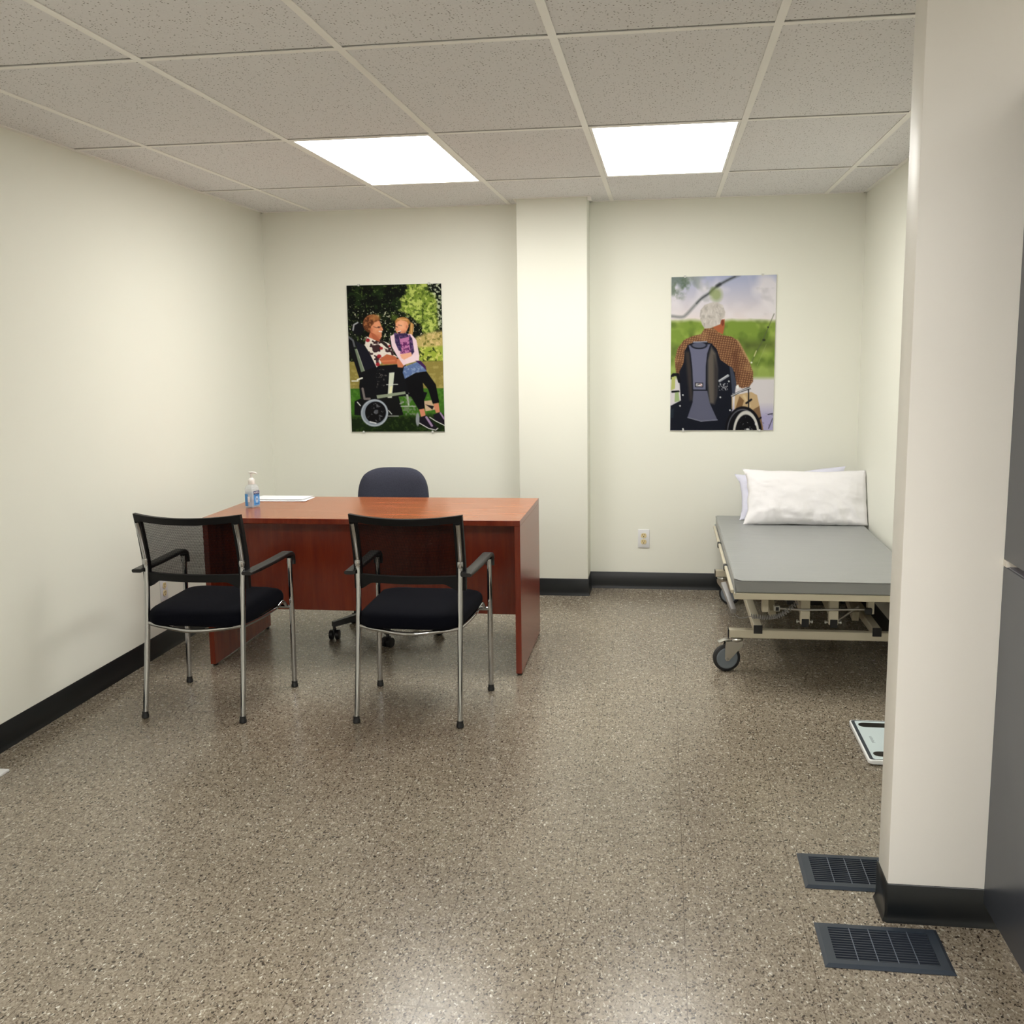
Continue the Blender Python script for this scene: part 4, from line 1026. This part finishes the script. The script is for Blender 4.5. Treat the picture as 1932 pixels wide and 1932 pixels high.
    p.P([(715, 930), (850, 905), (860, 950), (780, 1000), (735, 975)], (236, 176, 146)); p.P([(770, 990), (860, 945), (940, 940), (940, 1000), (800, 1040)], (240, 216, 224))
    p.P([(765, 1075), (930, 1015), (1010, 1080), (1030, 1130), (900, 1148), (775, 1218), (750, 1140)], (92, 114, 160)); p.put(p.poly([(765, 1075), (930, 1015), (1010, 1080), (1030, 1130), (900, 1148), (775, 1218), (750, 1140)]) * np.clip((n2 - 0.5) * 6, 0, 1), (150, 170, 204), 0.7)
    p.P([(900, 1005), (960, 1005), (1020, 1070), (1030, 1120), (980, 1070)], (64, 34, 84))
    p.P([(775, 1218), (900, 1148), (985, 1230), (1000, 1400), (1010, 1568), (940, 1580), (880, 1480), (820, 1380)], (9, 9, 14)); p.P([(895, 1148), (1030, 1130), (1140, 1285), (1182, 1500), (1105, 1512), (1050, 1340), (985, 1260)], (9, 9, 14))
    p.P([(945, 1578), (1005, 1568), (1022, 1655), (972, 1682)], (206, 134, 104)); p.P([(1112, 1512), (1172, 1502), (1190, 1610), (1142, 1620)], (206, 134, 104))
    p.P([(948, 1672), (1022, 1648), (1100, 1720), (1168, 1800), (1150, 1828), (1060, 1806), (948, 1745)], (24, 20, 30)); p.line([(948, 1738), (1055, 1800), (1140, 1822), (1165, 1800)], 9, (236, 234, 232)); p.line([(1030, 1670), (1095, 1770)], 26, (190, 160, 200), 0.8)
    p.P([(1110, 1640), (1195, 1608), (1246, 1660), (1246, 1765), (1130, 1705)], (24, 20, 30)); p.line([(1070, 1670), (1140, 1715), (1246, 1768)], 9, (230, 228, 226)); p.line([(1195, 1620), (1240, 1690)], 20, (190, 160, 200), 0.8)
    return p

def paint_fisher():
    p = Paint(220, 332, [(107, 138), (1270, 108), (1217, 1828), (78, 1832)], 2)
    U, V = p.U, p.V; n1, n2, n3 = p.noise(160, 31), p.noise(60, 32), p.noise(300, 33); one = np.ones_like(U)
    t = np.clip((V - 110) / 480, 0, 1)[..., None]
    p.img = np.array((168, 176, 208)) * (1 - t) + np.array((226, 216, 216)) * t
    p.put(np.clip((n3 - 0.38) * 4, 0, 1) * np.clip((640 - V) / 30, 0, 1), (230, 226, 232), 0.85); p.put(np.clip((n1 - 0.6) * 4, 0, 1) * np.clip((600 - V) / 60, 0, 1) * (V > 250), (186, 184, 192), 0.7); p.put(np.clip((n1 - 0.56) * 5, 0, 1) * np.clip((560 - U) / 300, 0, 1) * (V < 500), (96, 112, 100), 0.75)
    p.put(p.poly([(100, 130), (230, 130), (330, 170), (210, 360), (100, 360)], 60) * np.clip((n2 - 0.42) * 4, 0, 1), (84, 104, 80), 0.8)
    g = np.clip((V - 595 - 40 * (n1 - 0.5)) / 50, 0, 1); p.put(g, (122, 148, 62)); p.put(g * np.clip((n1 - 0.45) * 3, 0, 1), (166, 184, 94), 0.8); p.put(g * np.clip((0.48 - p.noise(110, 36, 2)) * 4, 0, 1), (84, 106, 44), 0.75)
    p.put(p.poly([(880, 840), (1260, 830), (1250, 930), (900, 950)], 50), (82, 94, 48), 0.75); p.put(p.poly([(80, 880), (180, 900), (150, 1020), (80, 1020)], 40), (70, 84, 40), 0.6)
    p.put(np.clip((V - 1090) / 60, 0, 1), (150, 168, 92), 0.7)
    w = np.clip((V - 1225) / 50, 0, 1); p.put(w, (206, 202, 206)); p.put(np.clip((V - 1520) / 160, 0, 1), (160, 156, 192)); p.put(np.clip((n2 - 0.52) * 5, 0, 1) * (V > 1640) * (U > 1080), (70, 66, 84), 0.8)
    p.line([(1165, 1655), (1215, 1645)], 9, (30, 28, 34)); p.line([(1170, 1810), (1215, 1700)], 8, (50, 48, 60))
    br = catmull([(860, 108, 0), (730, 168, 0), (610, 238, 0), (520, 315, 0), (430, 378, 0), (350, 462, 0), (270, 548, 0), (215, 578, 0), (100, 568, 0)], 5)
    p.line([(q.x, q.y) for q in br], 24, (92, 98, 100), 0.75, 16); p.line([(q.x, q.y) for q in br[2:24]], 13, (60, 64, 68), 0.8, 9); p.line([(610, 235), (640, 215)], 34, (48, 52, 56), 0.8, 12); p.line([(540, 320), (560, 265)], 30, (104, 122, 74), 0.7, 20); p.ell(600, 330, 62, 74, (136, 152, 92), 0.75, 26)
    # rod
    p.line([(1240, 540), (1170, 700), (1115, 830), (1040, 960), (985, 1080)], 7, (84, 92, 70), 0.9); p.ell(1125, 830, 18, 12, (44, 50, 36), 0.9); p.ell(1172, 688, 10, 10, (50, 56, 44), 0.9); p.line([(1040, 950), (1015, 1010)], 9, (206, 204, 150)); p.ell(985, 1080, 10, 10, (226, 230, 210)); p.line([(1150, 880), (1050, 1110)], 4, (150, 166, 104), 0.8)
    # trousers, far knee
    p.P([(800, 1440), (980, 1405), (1045, 1440), (1070, 1560), (1085, 1680), (1112, 1832), (1000, 1832), (960, 1600), (790, 1620)], (186, 160, 122)); p.P([(850, 1450), (900, 1500), (870, 1600), (800, 1600)], (120, 92, 62)); p.P([(1000, 1600), (1070, 1560), (1112, 1832), (1040, 1832)], (122, 96, 70)); p.line([(900, 1450), (960, 1560)], 30, (214, 192, 152), 0.7, 10)
    # shirt
    shirt = [(470, 700), (560, 690), (655, 775), (770, 795), (850, 850), (920, 980), (965, 1080), (1003, 1190), (1000, 1290), (960, 1345), (880, 1365), (820, 1340), (700, 1250), (200, 1260), (150, 1190), (135, 1060), (165, 930), (240, 830), (330, 790), (430, 765)]
    m = p.poly(shirt); p.put(m, (150, 112, 80))
    gx = (np.abs(((U + 0.22 * V) / 27) % 1 - 0.5) < 0.2); gy = (np.abs(((V - 0.12 * U) / 25) % 1 - 0.5) < 0.2)
    p.put(m * gx, (92, 58, 42), 0.75); p.put(m * gy, (92, 58, 42), 0.75); p.put(m * np.clip((n1 - 0.5) * 4, 0, 1), (190, 152, 106), 0.35)
    p.P([(140, 1090), (200, 1060), (215, 1250), (150, 1200)], (84, 52, 38), 0.5, 10); p.P([(770, 980), (830, 920), (860, 1330), (800, 1260)], (84, 52, 38), 0.45, 14); p.line([(830, 830), (960, 1070)], 18, (196, 164, 118), 0.6, 10)
    # head
    p.P([(560, 690), (640, 610), (692, 600), (690, 680), (670, 770), (620, 745)], (168, 96, 64)); p.ell(668, 640, 16, 34, (120, 60, 44))
    hair = [(416, 575), (425, 500), (470, 445), (540, 418), (610, 415), (670, 445), (697, 520), (690, 580), (655, 600), (640, 655), (580, 680), (530, 700), (470, 705), (440, 660)]
    p.P(hair, (190, 184, 178)); hm_ = p.poly(hair)
    rk = random.Random(5)
    for k in range(46):
        x0, y0 = rk.uniform(425, 685), rk.uniform(425, 690); dx = (x0 - 575) * 0.10 + rk.uniform(-14, 14); ln = rk.uniform(24, 52)
        x1, y1 = x0 + dx, y0 + ln
        keep = p.img.copy(); p.line([(x0, y0), ((x0 + x1) / 2 + rk.uniform(-9, 9), (y0 + y1) / 2), (x1, y1)], 8, (150, 144, 140) if k % 3 == 0 else (224, 220, 216), 0.55, 7); p.img = keep * (1 - hm_[..., None]) + p.img * hm_[..., None]
    p.put(p.poly(hair) * np.clip((p.noise(60, 41, 2) - 0.45) * 4, 0, 1), (220, 216, 212), 0.4); p.put(p.poly(hair) * np.clip((0.38 - p.noise(44, 42, 2)) * 6, 0, 1), (150, 144, 140), 0.4)
    # chair back
    K = (20, 23, 34)
    back = [(285, 885), (330, 862), (480, 850), (545, 872), (600, 930), (640, 1050), (740, 1120), (800, 1190), (815, 1330), (770, 1420), (770, 1600), (690, 1832), (78, 1832), (85, 1560), (200, 1500), (185, 1290), (185, 1180), (235, 1080), (245, 950)]
    p.P(back, K); p.P([(740, 1120), (775, 1140), (815, 1300), (800, 1420), (770, 1425), (755, 1250)], (58, 64, 80))
    p.P([(540, 905), (590, 980), (610, 1150), (600, 1450), (570, 1540), (515, 1530), (498, 1300), (500, 1050)], (92, 86, 80), 1, 14); p.P([(570, 1000), (612, 1150), (600, 1440), (570, 1530)], (40, 38, 42), 0.8, 16)
    p.P([(250, 960), (300, 960), (325, 1200), (330, 1500), (295, 1500)], (58, 52, 50), 0.9, 16)
    p.P([(275, 885), (555, 868), (515, 960), (490, 1100), (482, 1240), (492, 1390), (325, 1388), (318, 1180), (300, 980)], (22, 24, 34)); p.P([(290, 892), (530, 878), (495, 980), (478, 1120), (474, 1380), (338, 1378), (330, 1150), (312, 980)], (104, 106, 130))
    p.P([(338, 1394), (492, 1394), (520, 1530), (602, 1715), (420, 1728), (272, 1686), (330, 1520)], (90, 92, 112)); p.line([(275, 1690), (420, 1730), (602, 1716)], 9, (130, 132, 150))
    p.ell(405, 890, 92, 42, (20, 22, 32)); p.ell(405, 888, 76, 30, (88, 92, 112)); p.line([(345, 855), (490, 850)], 12, (150, 156, 176))
    p.P([(358, 1302), (447, 1304), (447, 1354), (358, 1352)], (16, 16, 22)); p.P([(368, 1312), (438, 1314), (438, 1344), (368, 1342)], (214, 212, 214)); p.line([(378, 1330), (404, 1322)], 9, (30, 30, 36)); p.line([(412, 1320), (430, 1336)], 6, (150, 60, 70))
    # mechanism and arm rest
    p.line([(630, 1285), (725, 1225)], 26, (146, 150, 158)); p.line([(628, 1278), (720, 1218)], 7, (226, 228, 230)); p.put(p.poly([(615, 1310), (720, 1310), (720, 1390), (615, 1390)]) * np.clip((n2 - 0.45) * 0 + (p.noise(16, 51) - 0.55) * 10, 0, 1), (190, 192, 198), 0.8)
    for x, y in ((733, 1288), (222, 1440), (637, 1465), (743, 1608), (190, 1560), (220, 1815)): p.ell(x, y, 9, 9, (206, 208, 210))
    p.P([(752, 1440), (960, 1345), (978, 1372), (860, 1412), (775, 1460)], (54, 58, 66)); p.line([(760, 1450), (870, 1395), (970, 1358)], 9, (206, 208, 212)); p.line([(950, 1380), (950, 1580)], 14, (22, 22, 28)); p.line([(768, 1460), (768, 1590)], 9, (196, 176, 140)); p.line([(925, 1530), (980, 1490)], 22, (20, 20, 26))
    p.line([(1085, 1690), (1035, 1730), (1020, 1770)], 20, (24, 22, 28)); p.ell(830, 1348, 14, 22, (226, 230, 228))
    # left arm rest
    p.line([(92, 1250), (120, 1215), (165, 1215), (185, 1290)], 34, (16, 18, 24)); p.P([(100, 1240), (140, 1236), (135, 1370), (90, 1390)], (176, 182, 110)); p.line([(105, 1405), (175, 1400)], 22, (16, 17, 22)); p.P([(135, 1415), (175, 1405), (185, 1505), (130, 1520)], (150, 170, 120)); p.P([(84, 1600), (120, 1590), (115, 1690), (82, 1700)], (34, 42, 52))
    # wheel
    p.put(p.em(890, 1850, 205, 285), (14, 14, 20)); p.ring(885, 1850, 170, 250, 10, (92, 92, 100)); p.ring(920, 1880, 135, 245, 24, (196, 194, 190)); p.put(p.em(925, 1890, 116, 226), (12, 12, 18)); p.put(p.em(925, 1890, 110, 215) * np.clip((p.noise(26, 55) - 0.62) * 9, 0, 1), (120, 120, 124), 0.7)
    p.ell(1030, 1760, 11, 18, (210, 210, 212)); p.ell(940, 1820, 20, 10, (210, 210, 212))
    return p

def poster(name, label, x0, x1, z0, z1, tilt, p):
    w, h = x1 - x0, z1 - z0
    t = thing(name, label, 'poster', ((x0 + x1) / 2, YW, z0), 0, 'posters on the back wall')
    t.rotation_euler = (0, tilt, 0)
    b = NB(); box(b, -w / 2, w / 2, -0.009, -0.002, 0, h); obj('board', b, M['board_edge'], t, 0)
    W, Hh = p.w, p.h
    img = np.clip(p.img, 0, 255) / 255.0; im = np.where(img <= 0.04045, img / 12.92, ((img + 0.055) / 1.055) ** 2.4) * 0.97
    xs = np.linspace(-w / 2 + 0.001, w / 2 - 0.001, W); zs = np.linspace(h - 0.001, 0.001, Hh)
    X, Z = np.meshgrid(xs, zs); co = np.stack([X, np.full_like(X, -0.0094), Z], -1).reshape(-1, 3)
    idx = np.arange(W * Hh).reshape(Hh, W); q = np.stack([idx[:-1, :-1], idx[1:, :-1], idx[1:, 1:], idx[:-1, 1:]], -1).reshape(-1, 4)
    me = bpy.data.meshes.new('print'); me.vertices.add(len(co)); me.vertices.foreach_set('co', co.ravel().astype(np.float32))
    me.loops.add(q.size); me.loops.foreach_set('vertex_index', q.ravel().astype(np.int32)); me.polygons.add(len(q)); me.polygons.foreach_set('loop_start', np.arange(0, q.size, 4, dtype=np.int32))
    me.update(calc_edges=True); me.validate()
    ca = me.color_attributes.new('print', 'FLOAT_COLOR', 'POINT'); ca.data.foreach_set('color', np.concatenate([im.reshape(-1, 3), np.ones((W * Hh, 1))], 1).ravel().astype(np.float32))
    me.materials.append(M['print']); o = bpy.data.objects.new('print', me); COL.objects.link(o); o.parent = t
    for x in (-w * 0.37, w * 0.37):
        for zz, s in ((0, -1), (h, 1)):
            b = NB(); box(b, x - 0.007, x + 0.007, -0.012, -0.0005, min(zz, zz + 0.008 * s), max(zz, zz + 0.008 * s), 0.001, 1); box(b, x - 0.005, x + 0.005, -0.012, -0.0105, min(zz, zz - 0.006 * s), max(zz, zz - 0.006 * s)); obj('clip', b, M['clip'], t, 0)
poster('poster', 'colour photo poster of two people laughing on a wheelchair, above the desk', -1.946, -1.348, 0.978, 1.881, 0.0, paint_couple())
poster('poster', 'colour photo poster of a white-haired person in a wheelchair seen from behind', 0.0365, 0.642, 0.981, 1.886, 0.0, paint_fisher())

# ------------------------------------------------------------------ camera, world, view
cam = bpy.data.cameras.new('camera'); co = bpy.data.objects.new('camera', cam); COL.objects.link(co)
cam.sensor_width = 36.0; cam.sensor_fit = 'HORIZONTAL'; cam.lens = FPX / 1932 * 36.0; cam.clip_start = 0.05
R = ((0.9896244149521265, 0.14299613720405108, -0.01398649617959616), (0.00843681345327364, -0.1550126274891917, -0.9878764626701316), (-0.1434306017187975, 0.9775086649557728, -0.15461071252331254))
r, dn, fw = [Vector(v) for v in R]
co.matrix_world = Matrix(((r.x, -dn.x, -fw.x, 0), (r.y, -dn.y, -fw.y, 0), (r.z, -dn.z, -fw.z, CAMZ), (0, 0, 0, 1)))
SC.camera = co
w = bpy.data.worlds.new('world'); SC.world = w; w.use_nodes = True
w.node_tree.nodes['Background'].inputs[0].default_value = (0.8, 0.85, 1, 1); w.node_tree.nodes['Background'].inputs[1].default_value = 0.05
SC.view_settings.view_transform = 'Standard'; SC.view_settings.look = 'None'; SC.view_settings.gamma = 1.0
SC.view_settings.use_curve_mapping = False; SC.view_settings.exposure = 0.0
